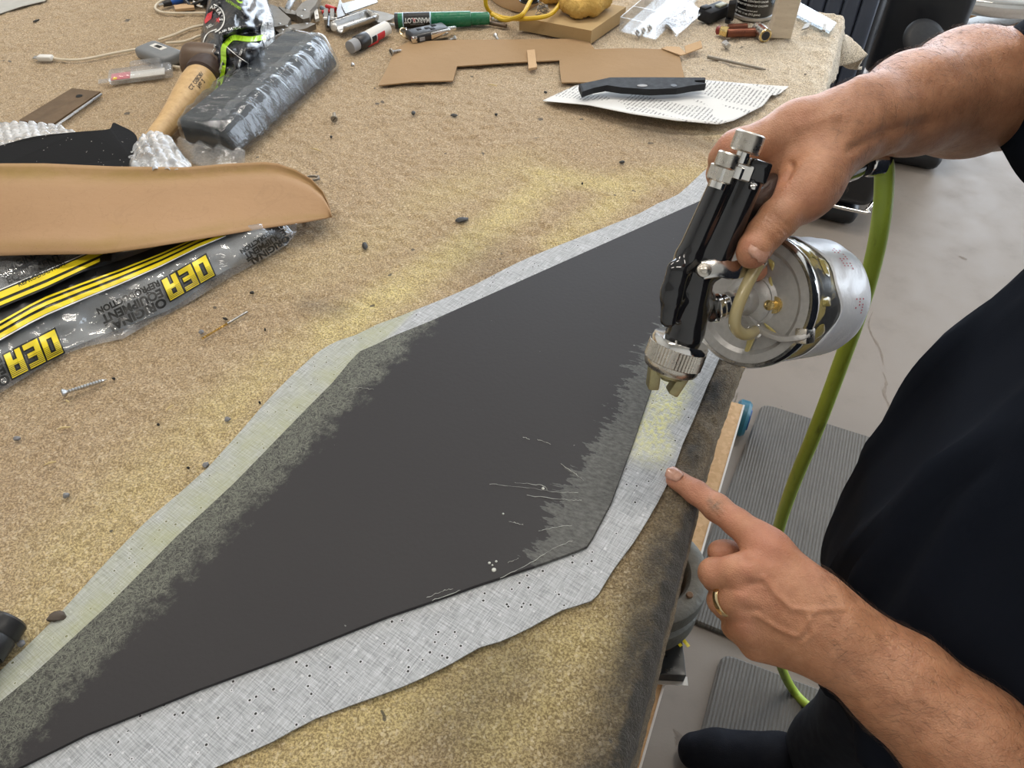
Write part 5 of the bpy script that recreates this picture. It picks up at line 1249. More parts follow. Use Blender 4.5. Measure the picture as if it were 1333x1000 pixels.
MB().box(bm_ @ Matrix.Translation((-0.045, -0.002, -0.002)), (0.012, 0.012, 0.001)).build('hang_tab', clear_film, bl)
pl = thing('metal_plate', 'flat rusty brown steel strip with a hole at one end', 'metal plate', T(85, 140))
plate = MB().slab([T(26, 160, 0.002), T(70, 165, 0.002), T(132, 122.5, 0.002), T(95, 118, 0.002)], 0.0035).build('plate', mat('brown rusted steel', (0.17, 0.115, 0.07), 0.5, 0.5, 0.3, 60, 0.2, 300), pl, smooth=False)
MB().lathe([(0.0002, 0.0003), (0.0042, 0.0003), (0.0042, 0.0)], trs(T(103, 125, 0.0056)), 16).build('hole', black_print, pl)
MB().tube([T(71.5, 165, 0.0045), T(132, 122.5, 0.0045)], 0.0017, 8).build('ground_edge', steel, pl)
sd_ = thing('screwdriver', 'small blue handled screwdriver at the top edge beside the cable loop', 'screwdriver', T(225, 3))
s0, s1, s2 = T(207, 7, 0.006), T(222, 3, 0.006), T(256, -8, 0.006)
MB().tube([s1, s1.lerp(s2, 0.2), s2], [0.0045, 0.006, 0.006], 12).build('handle', blue_plastic, sd_); MB().tube([s0.lerp(s1, 0.35), s1], [0.004, 0.005], 12).build('collar', black_plastic, sd_); MB().tube([s0, s0.lerp(s1, 0.4)], [0.0022, 0.0025], 8).build('tip', steel, sd_)
MB().slab([T(229, 15.5, 0.001), T(227, 10, 0.001), T(252, 7, 0.001), T(254, 13, 0.001)], 0.004).build('card_scrap', pale_card, smooth=False, label='small rectangular brown card scrap beside the blue screwdriver', cat='card')
ear = thing('earphones', 'dark coiled earphones at the top edge left of the pouch', 'earphones', T(262, 2))
MB().tube([T(258, 0, 0.006)+Vector((0.022*math.cos(t)*(1+0.1*math.sin(3*t)), 0.016*math.sin(t), 0.004*math.sin(2.3*t))) for t in [k*0.3 for k in range(50)]], 0.0022, 7).build('coil', black_plastic, ear)
MB().tube(cr([T(252, 2, 0.004), T(257, 7, 0.004), T(264, 9, 0.004)], 5), 0.0016, 7).build('white_lead', white_plastic, ear)
MB().lathe([(0.003, 0), (0.009, 0.002), (0.009, 0.009), (0.004, 0.012)], trs(T(268, 5, 0.001)), 16).build('earbud', black_plastic, ear)
MB().slab([T(-30, -20, 0.001), T(66, -6, 0.001), T(58, 2, 0.001), T(28, 9, 0.001), T(-2, 19, 0.001), T(-40, 24, 0.001)], 0.001).build('paper_sheet', mat('grey paper', (0.42, 0.41, 0.38), 0.8), smooth=False, label='pale paper corner in the top left of the bench', cat='paper')

# =================================================================== metal clutter behind the foam
def plate_poly(pts, h, th, m, name, par, sm=False): return MB().slab([T(x, y, h) for x, y in pts], th).build(name, m, par, smooth=sm)
def rivet(x, y, h, par, r=0.0022, m=steel): MB().lathe([(0.0002, 0.0012), (r*0.7, 0.001), (r, 0.0)], trs(T(x, y, h)), 10).build('rivet', m, par)
lp = thing('locking_pliers', 'grey riveted locking pliers between the pouch and the foam block', 'pliers', T(380, 30))
plate_poly([(353, 14), (362, 17), (372, 26), (380, 33), (376, 41), (366, 43), (358, 44), (355, 30)], 0.004, 0.010, dull_steel, 'jaw', lp); plate_poly([(386, 22), (394, 12), (404, 6), (409, -4), (421, -4), (412, 14), (405, 22), (404, 31), (396, 33), (388, 28)], 0.006, 0.009, dull_steel, 'lever', lp)
plate_poly([(360, 46), (382, 39), (402, 36), (412, 38), (400, 44), (368, 52)], 0.002, 0.008, dull_steel, 'handle', lp); plate_poly([(364, 16), (386, 22), (388, 27), (374, 25)], 0.002, 0.009, dull_steel, 'linkage', lp)
for x, y in ((364, 31), (373, 34), (368, 39), (392, 21), (396, 13), (399, 31)): rivet(x, y, 0.0155, lp)
MB().tube(cr([T(378, 43, 0.012), T(382, 38, 0.014), T(385, 42, 0.012), T(383, 47, 0.008)], 5), 0.0016, 7).build('spring', black_plastic, lp)
ch = thing('metal_channel', 'short aluminium channel behind the pliers', 'channel', T(382, 8))
for q, hh in (((373, 15, 381, -4), 0.0), ((379, 17, 391, -4), 0.0)):
    p0, p1 = T(q[0], q[1], 0.007), T(q[2], q[3], 0.007); MB().box(frame((p0+p1)/2, (0, 0, 1), p1-p0), ((p1-p0).length, 0.0018, 0.014)).build('flange', steel, ch, smooth=False)
p0, p1 = T(376, 16, 0.002), T(386, -4, 0.002); MB().box(frame((p0+p1)/2, (0, 0, 1), p1-p0), ((p1-p0).length, 0.009, 0.002)).build('web', steel, ch, smooth=False)
br = thing('sheet_bracket', 'bent grey sheet metal bracket with a raised flange', 'bracket', T(465, 12))
plate_poly([(444, 6), (487, -4), (492, 4), (477, 9), (450, 19)], 0.016, 0.0015, steel, 'top_flange', br); plate_poly([(440, 24), (444, 8), (450, 20), (452, 30), (441, 34)], 0.003, 0.012, steel, 'side_flange', br); plate_poly([(452, 19), (477, 13), (500, 17), (517, 22), (508, 27), (495, 31), (470, 26)], 0.003, 0.0015, dull_steel, 'base_leaf', br)
sc = thing('metal_scoop', 'curved grey metal trough with an open rounded end', 'scoop', T(462, 34))
p0, p1 = T(441, 41, 0.006), T(484, 26, 0.006); M_ = frame(p0, p1-p0, (0, 0, 1)); Ls = (p1-p0).length; P = []
for i in range(12): P.append([M_ @ Vector((0.012*math.cos(t)*-1+0.010, 0.014*math.sin(t), Ls*i/11+(0.006*math.cos(t) if i == 11 else 0))) for t in [math.radians(-95+k*19) for k in range(11)]])
MB().grid(P).build('trough', steel, sc, thick=0.0014, angle=180)
P = [[M_ @ Vector((0.010-0.012*math.cos(t)*f, 0.014*math.sin(t)*f, Ls+0.004)) for t in [math.radians(-95+k*19) for k in range(11)]] for f in (1.0, 0.15)]
MB().grid(P).build('end_cap', white_plastic, sc, thick=0.001, angle=180)
for n_, (a, b_, m, hh, lab) in enumerate([((425, 8), (437, 12), red_plastic, 0.012, 'upper red crimp sleeve behind the foam block'), ((419, 16), (437, 14), red_plastic, 0.007, 'lower red crimp sleeve pointing at the metal bracket'), ((418, 10), (428, 15), bluegrey_plastic, 0.005, 'upper blue grey crimp sleeve beside the red sleeves'), ((421, 20), (437, 20), bluegrey_plastic, 0.004, 'lower blue grey crimp sleeve under the red ones'), ((478, 59), (491, 53), red_plastic, 0.003, 'red crimp sleeve lying alone beside the white marker')]):
    p0, p1 = T(*a, hh), T(*b_, hh); t = thing('crimp_sleeve', lab, 'crimp connector', p0, 'crimp sleeves')
    MB().tube([p0, p1], 0.0031, 12).build('sleeve', m, t); MB().tube([p0-(p1-p0).normalized()*0.0004, p0], 0.002, 10).build('bore', black_print, t)
tg = thing('paper_tag', 'small white tag with a dark mark among the metal parts', 'tag', T(412, 21))
plate_poly([(409, 15), (414, 15), (416, 27), (411, 29)], 0.004, 0.004, white_plastic, 'tag_board', tg); plate_poly([(411, 19), (413.5, 19), (414, 21), (411.5, 21)], 0.0081, 0.0003, grey_print, 'mark', tg)
cl_ = thing('toggle_clamp', 'small dark upright clamp behind the far end of the foam block', 'clamp', T(428, 30))
for x in (424, 432): plate_poly([(x, 25), (x+5, 25), (x+5, 40), (x, 40)], 0.001, 0.016, dull_steel, 'jaw', cl_)
MB().tube([T(428, 22, 0.018), T(427, 35, 0.02)], 0.0022, 8).build('lever', black_plastic, cl_); MB().tube([T(421, 24, 0.016), T(439, 24, 0.016)], 0.0016, 8).build('pin', steel, cl_)
MB().lathe([(0.002, 0), (0.0048, 0.001), (0.0052, 0.012), (0.004, 0.017), (0.001, 0.018)], frame(T(435, 37, 0.009), T(433, 28, 0.011)-T(435, 37, 0.009)), 14).build('pen_cap', white_plastic, label='small white pen cap at the far corner of the foam block', cat='cap')
mk = thing('white_marker', 'white and black marker with a red label beside the foam block', 'marker', T(480, 48))
p0, p1 = T(455, 62, 0.010), T(504, 36, 0.010); M_ = frame(p0, p1-p0); Ls = (p1-p0).length
MB().lathe([(0.006, 0), (0.0088, 0.001), (0.0088, Ls*0.20)], M_, 20).build('grey_end', grey_print, mk); MB().lathe([(0.0095, Ls*0.18), (0.0105, Ls*0.2), (0.0105, Ls*0.42), (0.009, Ls*0.45)], M_, 20).build('cap', black_plastic, mk)
bar = MB().lathe([(0.0094, Ls*0.43), (0.0098, Ls*0.45), (0.0098, Ls*0.98), (0.006, Ls)], M_, 24).build('barrel', white_plastic, mk)
P = [[M_ @ Vector((0.0101*math.cos(t), 0.0101*math.sin(t), z)) for z in np.linspace(Ls*0.50, Ls*0.72, 4)] for t in [k*0.2+2.4-0.8+0.0 for k in range(9)]]
ca_ = M_.to_3x3().transposed() @ (CAM-p0); a0 = math.atan2(ca_.y, ca_.x)
for z0, z1, m, nm in ((0.46, 0.58, black_print, 'dark_label'), (0.60, 0.80, red_print, 'red_label')):
    MB().grid([[M_ @ Vector((0.0101*math.cos(t), 0.0101*math.sin(t), z)) for z in (Ls*z0, Ls*z1)] for t in [a0+0.15+0.16*k for k in range(10)]]).build(nm, m, bar, angle=180)
MB().tube([T(503, 31, 0.003), T(521, 34, 0.003)], 0.0024, 8).build('steel_pin', steel, label='short steel pin between the white marker and the key fob', cat='pin')

# =================================================================== green marker, key fob
gm = thing('green_marker', 'thick green marker with a black label lying behind the key fob', 'marker', T(575, 25))
p0, p1 = T(516, 27, 0.011), T(613, 24.5, 0.011); M_ = frame(p0, p1-p0); Ls = (p1-p0).length; gr_ = 0.0108
MB().lathe([(0.008, -0.0005), (gr_, 0.001), (gr_, Ls-0.001), (gr_-0.001, Ls)], M_, 28).build('barrel', green_plastic, gm)
MB().lathe([(0.0086, Ls-0.001), (0.0092, Ls+0.003), (0.0088, Ls+0.026), (0.0070, Ls+0.028)], M_, 24).build('cap', green_plastic, gm)
MB().lathe([(0.004, -0.003), (gr_+0.0002, -0.002), (gr_+0.0002, 0.003)], M_, 24).build('end_plug', black_plastic, gm)
lb = MB().lathe([(gr_+0.0003, 0.011), (gr_+0.0003, 0.050)], M_, 36, cap=False).build('label_band', black_print, gm)
for z0, z1 in ((0.0095, 0.0112), (0.050, 0.052)): MB().lathe([(gr_+0.0004, z0), (gr_+0.0004, z1)], M_, 36, cap=False).build('label_edge', mat('pale blue print', (0.42, 0.62, 0.75), 0.4), lb)
ca_ = M_.to_3x3().transposed() @ (CAM-p0); a0 = math.atan2(ca_.y, ca_.x)
yax = M_.to_3x3() @ Vector((-math.sin(a0), math.cos(a0), 0)); sgn = -1 if yax.z > 0 or yax.dot(DOWN) < 0 else 1
for s, zc, m, sz in (('MARKS', 0.0385, white_print, 0.0092), ('A', 0.0275, red_print, 0.0088), ('LOT', 0.0195, white_print, 0.0092), ('PERMANENT MARKER', 0.031, grey_print, 0.0026)):
    tv = text_vf(s, sz, 0.03, 0.82, 0.0025); ao = 0.0 if sz > 0.004 else -0.5*sgn*-1
    def f(x, y, zc=zc, ao=ao):
        a = a0+ao+(-sgn*y if True else y)*-1/gr_; return M_ @ Vector(((gr_+0.0006)*math.cos(a), (gr_+0.0006)*math.sin(a), zc-x))
    text_mb(MB(), tv, f).build('lettering', m, lb, smooth=False)
kf = thing('key_fob', 'black and silver car key fob with a split ring', 'key fob', T(556, 43))
kh = heading(T(530, 47), T(584, 35)); km = trs(T(557, 43, 0.009), kh)
MB().box(km, (0.062, 0.030, 0.013), 0.005, 3).build('case', black_plastic, kf); MB().box(km @ Matrix.Translation((0.014, -0.013, 0.0)), (0.032, 0.006, 0.011), 0.002).build('silver_side', chrome, kf); MB().box(km @ Matrix.Translation((-0.026, -0.011, 0.0)), (0.010, 0.008, 0.011), 0.003).build('silver_corner', chrome, kf)
for x, y in ((-0.012, 0.004), (0.0, 0.002), (0.012, 0.006), (0.006, -0.004)): MB().box(km @ Matrix.Translation((x, y, 0.0066)), (0.007, 0.006, 0.001), 0.0004).build('button', dark_plastic, kf)
MB().box(km @ Matrix.Translation((-0.016, -0.0152, 0)), (0.008, 0.001, 0.005)).build('badge', grey_print, kf); MB().box(km @ Matrix.Translation((0.037, 0.0, -0.001)), (0.016, 0.009, 0.006), 0.002).build('lug', chrome, kf)
def torus(mb, M, R, r, n=28, m=8):
    P = [[M @ Vector(((R+r*math.cos(b))*math.cos(a), (R+r*math.cos(b))*math.sin(a), r*math.sin(b))) for b in [2*math.pi*j/m for j in range(m)]] for a in [2*math.pi*i/n for i in range(n+1)]]
    return mb.grid(P, wrap=True)
torus(MB(), trs(T(529, 44, 0.007), 0.3, 0.5, 0.35), 0.0105, 0.0009).build('split_ring', gold, kf); torus(MB(), trs(T(531, 42, 0.009), 0.3, 1.2, 0.2), 0.006, 0.0008).build('loop', chrome, kf)

# =================================================================== screws, bits and scraps
def screw(head, tip, r, m, label, hr=2.2, h=0.003, thread=True, n=None):
    p0, p1 = T(*head, h+hr*r*0.4), T(*tip, h); L = (p1-p0).length; d = (p1-p0).normalized(); t = thing('screw', label, 'screw', p0, 'loose screws')
    hx = MB().lathe([(0.0004, -0.0003), (r*hr*0.9, -0.0005), (r*hr, 0.0002), (r*hr*0.9, r*0.5), (r, r*1.6)], frame(p0, d), 16).build('head', m, t)
    MB().box(frame(p0-d*0.0007, d), (r*hr*1.3, r*0.4, 0.0006)).build('slot', black_print, hx)
    N = n or max(8, int(L/(r*0.62))); pts = [p0+d*(r+(L-r)*k/N) for k in range(N+1)]
    MB().tube(pts, [r*(1.0 if k % 2 else (0.68 if thread else 1.0))*(1 if k < N-3 else max(0.12, (N-k)/4+0.1)) for k in range(N+1)], 10).build('shank', m, t, angle=20)
def drill(a, b, r, m1, m2, label, split=0.5):
    p0, p1 = T(*a, r+0.001), T(*b, r+0.001); t = thing('drill_bit', label, 'drill bit', p0); d = (p1-p0).normalized(); L = (p1-p0).length; u = d.orthogonal().normalized(); w = d.cross(u); rings = []
    for i in range(40):
        q = i/39*split; ang = q*L/r*1.1; rings.append([p0+d*L*q+r*(u*math.cos(ang+f)*(1.0 if k % 3 else 0.62)+w*math.sin(ang+f)*(1.0 if k % 3 else 0.62)) for k, f in enumerate([2*math.pi*k/6 for k in range(6)])])
    MB().loft(rings).build('flutes', m1, t, angle=30); MB().tube([p0+d*L*split, p1], r, 10).build('shank', m2, t)
bit_gold = mat('gold coated steel', (0.62, 0.42, 0.14), 0.3, 0.9, 0.1)
screw((82, 512), (139, 494), 0.0019, steel, 'long silver wood screw lying below the printed sleeve', 2.1)
drill((263, 441), (322, 406), 0.0011, bit_gold, steel, 'thin gold tipped drill bit beside the printed sleeve', 0.55)
drill((610, 25), (659, 34), 0.0028, dull_steel, mat('brown steel', (0.14, 0.10, 0.07), 0.5, 0.7), 'dark twist drill bit under the green marker cap', 0.5)
screw((641, 26), (656, 28), 0.0022, steel, 'shiny silver screw beside the tape roll', 2.0)
screw((593, 50), (584, 53), 0.0022, steel, 'silver screw half under the brown card template edge', 2.0)
screw((645, 46), (649, 53), 0.0022, steel, 'small silver screw standing behind the brown card template', 1.6)
screw((509, 68), (523, 65), 0.0022, steel, 'silver pan head screw on the left corner of the card template', 2.4, 0.006)
screw((435, 155), (435, 146), 0.0022, dull_steel, 'short dark screw alone beside the foam block', 2.0)
screw((458, 84), (462, 85), 0.0018, steel, 'tiny silver screw at the foam block corner', 1.8)
chip_m = mat('dark grit', (0.025, 0.024, 0.023), 0.6, 0, 0.3, 200); stone_m = mat('brown stone', (0.085, 0.065, 0.05), 0.7, 0, 0.3, 90, 0.4, 300); grey_m = mat('grey lint', (0.23, 0.23, 0.24), 0.9, 0, 0.3, 200); straw_m = mat('straw', (0.62, 0.48, 0.24), 0.7, 0, 0.2)
def bit(name, x, y, sx, sy, sz, rot, m, label, cat, group):
    b = bmesh.new(); bmesh.ops.create_icosphere(b, subdivisions=2, radius=1)
    rs = random.Random(int(x*31+y))
    for v in b.verts: v.co *= 0.78+0.4*rs.random()
    c = T(x, y, sz*0.8); b.transform(trs(c, rot) @ Matrix.Diagonal((sx, sy, sz, 1))); mb = MB().bm(b); b.free()
    mb.build(name, m, label=label, cat=cat, group=group)
for x, y, sx, sy, rot, lab in ((538, 147, .0028, .0042, 0.2, 'dark grit crumb straight above the long sleeve end, left of two'), (591, 150, .0045, .0028, 0, 'dark oval grit crumb in the upper middle of the carpet'), (646, 149, .002, .002, 0, 'small round dark crumb below the card template notch'), (475, 320, .0028, .0062, 0.2, 'curved dark rubber crumb in the open carpet'),
        (810, 211, .0035, .0022, .3, 'dark crumb in the yellow overspray beneath the paper sheet'), (601, 286, .0075, .0045, .3, 'flat grey-green chip in the middle of the carpet'), (431, 178, .0016, .002, 0, 'tiny blue-black bead beside the foam block'), (710, 120, .0022, .002, 0, 'dark crumb touching the paper sheet corner'),
        (758, 239, .0012, .001, 0, 'speck of dark grit in the overspray above the panel'), (328, 381, .0022, .0016, 0, 'dark crumb below the kraft paper tip'), (293, 415, .0028, .001, -.3, 'dark curl beside the gold drill bit'), (345, 429, .0008, .0012, 0, 'dark speck right of the gold drill bit'), (148, 493, .0016, .0008, 0, 'black speck at the tip of the long screw'),
        (206, 553, .0012, .001, 0, 'dark speck between the long screw and the grey cloth'), (338, 524, .001, .001, 0, 'dark speck touching the grey cloth edge'), (245, 609, .0012, .001, 0, 'dark speck left of the grey cloth edge'), (47, 27, .0022, .0055, -.5, 'thin dark splinter at the top left')):
    bit('grit', x, y, sx, sy, 0.0016, rot, chip_m, lab, 'debris', 'grit on the carpet')
bit('stone', 74, 803, .0062, .0036, .003, 0.15, stone_m, 'brown half-round stone lying on the grey cloth edge', 'stone', 'stones')
for x, y, lab in ((22, 571, 'grey lint ball near the left edge under the long screw'), (86, 645, 'grey lint ball in the left part of the carpet'), (296, 546, 'grey lint ball beside the grey cloth edge'), (28, 838, 'grey lint ball near the black flashlight'), (268, 605, 'tiny grey lint ball at the grey cloth'), (262, 432, 'grey crumb at the end of the gold drill bit')):
    bit('lint_ball', x, y, .0026, .0022, .002, x, grey_m, lab, 'lint', 'lint balls on the carpet')
for (x0, y0), (x1, y1), lab in (((74, 559), (92, 556), 'upper straw splinter under the long screw'), ((57, 606), (73, 601), 'lower straw splinter under the long screw'), ((634, 110), (647, 112), 'pale splinter below the card template'), ((216, 535), (226, 527), 'thin pale splinter in the open carpet'), ((404, 193), (418, 197), 'pale yellow paper scrap beside the foam block'), ((85, 521), (90, 524), 'short pale chip below the long screw')):
    p0, p1 = T(x0, y0, 0.0015), T(x1, y1, 0.002); MB().tube([p0, p0.lerp(p1, 0.5)+Vector((0, 0, 0.001)), p1], [0.0003, 0.0009, 0.0005], 6).build('splinter', straw_m, label=lab, cat='splinter', group='pale splinters on the carpet')
sp_ = MB().tube([T(407, 234, 0.003)+Vector((0.0075*math.cos(t), 0.005*math.sin(t), 0.0008*t/3)) for t in [k*0.4 for k in range(34)]], 0.0009, 7).build('spring_washer', dull_steel, label='small wire spring beside the kraft paper corner', cat='spring')
fl = thing('flashlight', 'end of a black knurled flashlight at the left edge', 'flashlight', T(-20, 850))
p0, p1 = T(13, 806, 0.0125), T(-60, 905, 0.0125); M_ = frame(p0, p1-p0)
MB().lathe([(0.0085, 0.001), (0.0105, 0.0), (0.0118, 0.0015), (0.0118, 0.010), (0.0108, 0.0115), (0.0118, 0.013), (0.0118, 0.024)], M_, 30).build('bezel', black_plastic, fl)
mb = MB(); knurl(mb, M_, 0.0112, 0.024, 0.10, 30, 0.0006); mb.build('barrel', black_plastic, fl, angle=25); MB().lathe([(0.0003, 0.0008), (0.009, 0.001)], M_, 24, cap=False).build('end_cap', black_gloss, fl)

# =================================================================== card template, paper sheet, pry tool
tmpl = [(493, 112.5), (504, 90), (515.5, 64.5), (524, 60), (532, 55.5), (592, 53.4), (685, 52.5), (763, 51.6), (770, 60), (774, 65.5), (816, 64), (883, 66), (887, 86), (892, 107.6), (808, 108), (731, 108.8), (729, 94), (728, 79.8), (660, 83), (595, 87.6), (592, 98), (589.6, 106.5), (536.5, 108)]
MB().slab([T(x, y, 0.003) for x, y in tmpl], 0.0016).build('card_template', chipboard, smooth=False, label='brown chipboard template with a stepped notch behind the paper sheet', cat='card')
MB().slab([T(686, 68, 0.0058), T(696, 67, 0.0058), T(699, 90, 0.004), T(688, 92, 0.004)], 0.003).build('card_scrap', pale_card, smooth=False, label='small pale card rectangle lying over the template notch', cat='card')
st = thing('card_strip', 'creased pale card strip at the right end of the template', 'card', T(890, 65))
MB().slab([T(861, 64, .005), T(868, 61.5, .005), T(884, 62, .006), T(893, 71, .006), T(886, 73, .006)], 0.0014).build('strip_half', pale_card, st, smooth=False); MB().slab([T(893, 71, .004), T(891, 61, .006), T(912, 54, .012), T(914, 63, .010)], 0.0014).build('strip_half', pale_card, st, smooth=False)
def g_sheet():
    g = G('printed paper'); p = g.pos(); a = heading(T(840, 125), T(990, 100)); q = g.map(p, (1, 1, 1), (0, 0, -1.05))
    w = g.wave(62, q, 0.0, 0, 1, 'Y'); brk = g.noise(1, 3, g.map(q, (26, 4, 1))); ln = g.math('MULTIPLY', g.math('GREATER_THAN', w, 0.62), g.math('GREATER_THAN', brk, 0.46)); ch = g.math('GREATER_THAN', g.noise(420, 2, q), 0.46)
    blk = g.math('GREATER_THAN', g.noise(14, 1, p), 0.42)
    g.set(Base_Color=g.mix(g.math('MULTIPLY', g.math('MULTIPLY', ln, ch), g.math('MULTIPLY', blk, 0.8)), (0.70, 0.70, 0.69), (0.16, 0.16, 0.17)), Roughness=0.7); return g.m
lo = [(707, 131.5), (766, 137), (820, 148), (879, 157), (935, 162), (955, 157), (975, 147), (996, 136), (1003, 123.5), (1012, 124.5), (1026, 113)]
up = [(707, 130.5), (730, 120), (752, 110), (810, 106), (893, 102), (950, 107), (1000, 111), (1026, 112.5)]
def sh_h(x, y, v): return 0.0025+0.013*(1-v)**1.6*math.sin(math.pi*min(1, max(0, (x-707)/319))**0.7)+0.0012*math.sin(x/45)
MB().grid(sheet(list(np.linspace(707, 1026, 60)), lo, up, sh_h, 14)).build('instruction_sheet', g_sheet(), thick=0.0003, angle=180, label='white printed instruction sheet curling up under the black pry tool', cat='paper')
pt = thing('pry_tool', 'black plastic trim pry tool with a forked end on the paper sheet', 'pry tool', T(835, 122))
ol = [(753, 117), (757, 127), (772, 122), (788, 119), (808, 122), (845, 124.5), (880, 123), (900, 119.5), (917, 117.5), (918, 116), (904, 114.6), (904, 112.6), (917, 112), (917, 108.7), (850, 108.3), (792, 108.5), (772, 113)]
bot = [T(x, y, 0.014) for x, y in ol]; tp_ = [T(x, y, 0.023) for x, y in ol]; cc = sum(tp_, Vector())/len(tp_); tp_ = [p+(cc-p).normalized()*0.0012 for p in tp_]
MB().prism(bot, [p+Vector((0, 0, 0.0075)) for p in bot]).prism([p+Vector((0, 0, 0.0075)) for p in bot], [Vector((t.x, t.y, TH+0.0225)) for t in [b_.lerp(cc, 0.03) for b_ in bot]]).build('blade', dark_plastic, pt, smooth=False)
MB().lathe([(0.0002, 0.0004), (0.004, 0.0004), (0.004, 0)], trs(T(877, 111.5, 0.0226)), 14).build('hole', black_print, pt)
MB().lathe([(0.0002, 0.0003), (0.0055, 0.0003), (0.0055, 0)], trs(T(836, 111.5, 0.0226)) @ Matrix.Diagonal((1.2, 0.6, 1, 1)), 14).build('badge', grey_print, pt)
t_ = thing('punch_rod', 'thin dark steel rod lying on the light carpet', 'rod', T(960, 82)); MB().tube([T(921, 74, .003), T(936, 77, .003)], 0.0028, 8).build('grip', dull_steel, t_); MB().tube([T(936, 77, .003), T(985, 88, .003), T(997, 90.5, .003)], [0.0022, 0.0022, 0.001], 8).build('shaft', dull_steel, t_)
mb = MB(); hexnut(mb, trs(T(945, 58, 0.006), 0.4, 0.9), 0.0065, -0.0035, 0.0035); nut = mb.build('hex_nut', steel, smooth=False, label='bright hex nut in front of the brass fittings', cat='nut')
OFF[nut.name] = Vector(nut.location)
MB().lathe([(0.0002, 0.0039), (0.0036, 0.0039), (0.0036, 0.0036)], trs(T(945, 58, 0.006), 0.4, 0.9), 12).build('thread_hole', black_print, nut)

# =================================================================== tape roll with strap, mdf block, mitt
tr_ = thing('tape_roll', 'wide roll of tan paper tape at the top edge', 'tape roll', T(712, -6)); tc = T(708, -8)
MB().lathe([(0.048, 0), (0.088, 0), (0.0885, 0.002), (0.0885, 0.026), (0.087, 0.028), (0.049, 0.028), (0.048, 0.027), (0.048, 0)], trs(tc), 48, cap=False).build('tape', pale_card, tr_); MB().lathe([(0.040, 0.001), (0.0478, 0.001), (0.0478, 0.0285), (0.040, 0.0285), (0.040, 0.001)], trs(tc), 40, cap=False).build('core', grey_print, tr_)
sp2 = thing('strap', 'yellow strap looped across the tape roll and mdf block', 'strap', T(680, 22)); yel_m = mat('yellow strap', (0.66, 0.43, 0.02), 0.45, 0, 0.1)
for pts in ([(632, -4, .034), (633, 8, .02), (641, 18, .006), (662, 24, .012), (690, 24, .028), (714, 20, .03), (727, 8, .032), (734, -6, .034)], [(694, -6, .034), (688, 6, .034), (680, 19, .03), (668, 24, .02), (655, 26, .008), (640, 19, .008)]):
    P_ = cr([T(x, y, h) for x, y, h in pts], 8); MB().tube(P_, 0.0032, 8).build('strap_run', yel_m, sp2)
mdfb = MB().prism([Vector((p.x, p.y, TH+0.002)) for p in (T(676, 22, .021), T(770, 40, .021), T(815, 9, .021), T(722, -8, .021))], [T(676, 22, .021), T(770, 40, .021), T(815, 9, .021), T(722, -8, .021)])
mdfb.build('mdf_block', mdf, smooth=False, label='thick tan mdf block under the yellow mitt', cat='block')
V, F = sdf_mesh([cap(T(738, 4, .036), .012, T(752, 12, .034), .012), cap(T(752, 12, .034), .011, T(772, 8, .036), .012), cap(T(772, 8, .036), .013, T(786, -2, .036), .012), cap(T(786, -2, .036), .012, T(760, -12, .04), .016), cap(T(712, -5, .034), .010, T(728, -8, .034), .012)], [], 0.0028, kb=0.006, smooth=1)
V = V+vnormals(V, F)*((RNG.random(len(V))-0.4)*0.0028)[:, None]
mo = T(755, 4); mt_ = np_mesh('polishing_mitt', V, F, mat('yellow wool', (0.62, 0.40, 0.11), 0.95, 0, 0.25, 60, 0.8, 220, 0.004), None, mo); OFF[mt_.name] = Vector(mo); hv, hf_ = arm_hair(V, F, 2600, lambda x, y, N: N[:, 2] > -0.3, Vector((0.6, -0.8, 0)), 5, (0.004, 0.008)); fz = np_mesh('wool_fuzz', np.array(hv), hf_, mat('golden wool fibre', (0.72, 0.50, 0.16), 0.9), mt_); fz['kind'] = 'stuff'
mt_['label'] = 'fluffy golden yellow wool mitt on the mdf block'; mt_['category'] = 'mitt'
wc = thing('wire_clump', 'tangled clump of thin dark wire on the mdf block', 'wire', T(707, 14)); rr_ = random.Random(4)
for k in range(9):
    M_ = trs(T(707, 13, 0.029)+Vector((rr_.uniform(-.004, .004), rr_.uniform(-.003, .003), rr_.uniform(-.002, .005))), rr_.uniform(0, 3), rr_.uniform(-.6, .6), rr_.uniform(-.5, .5)); torus(MB(), M_ @ Matrix.Diagonal((1, 0.6, 1, 1)), rr_.uniform(.007, .011), 0.0006, 24, 5).build('wire_turn', dull_steel, wc)
bk = thing('black_cap', 'round black cap lying between strap and tape roll', 'cap', T(690, 4)); MB().lathe([(0.002, 0.010), (0.010, 0.010), (0.013, 0.007), (0.013, 0.0)], trs(T(689, 1, 0.029)), 20).build('dome', black_plastic, bk); MB().lathe([(0.013, 0.0), (0.0155, 0.0002), (0.0155, 0.002), (0.013, 0.002)], trs(T(689, 1, 0.029)), 20).build('rim', black_plastic, bk)

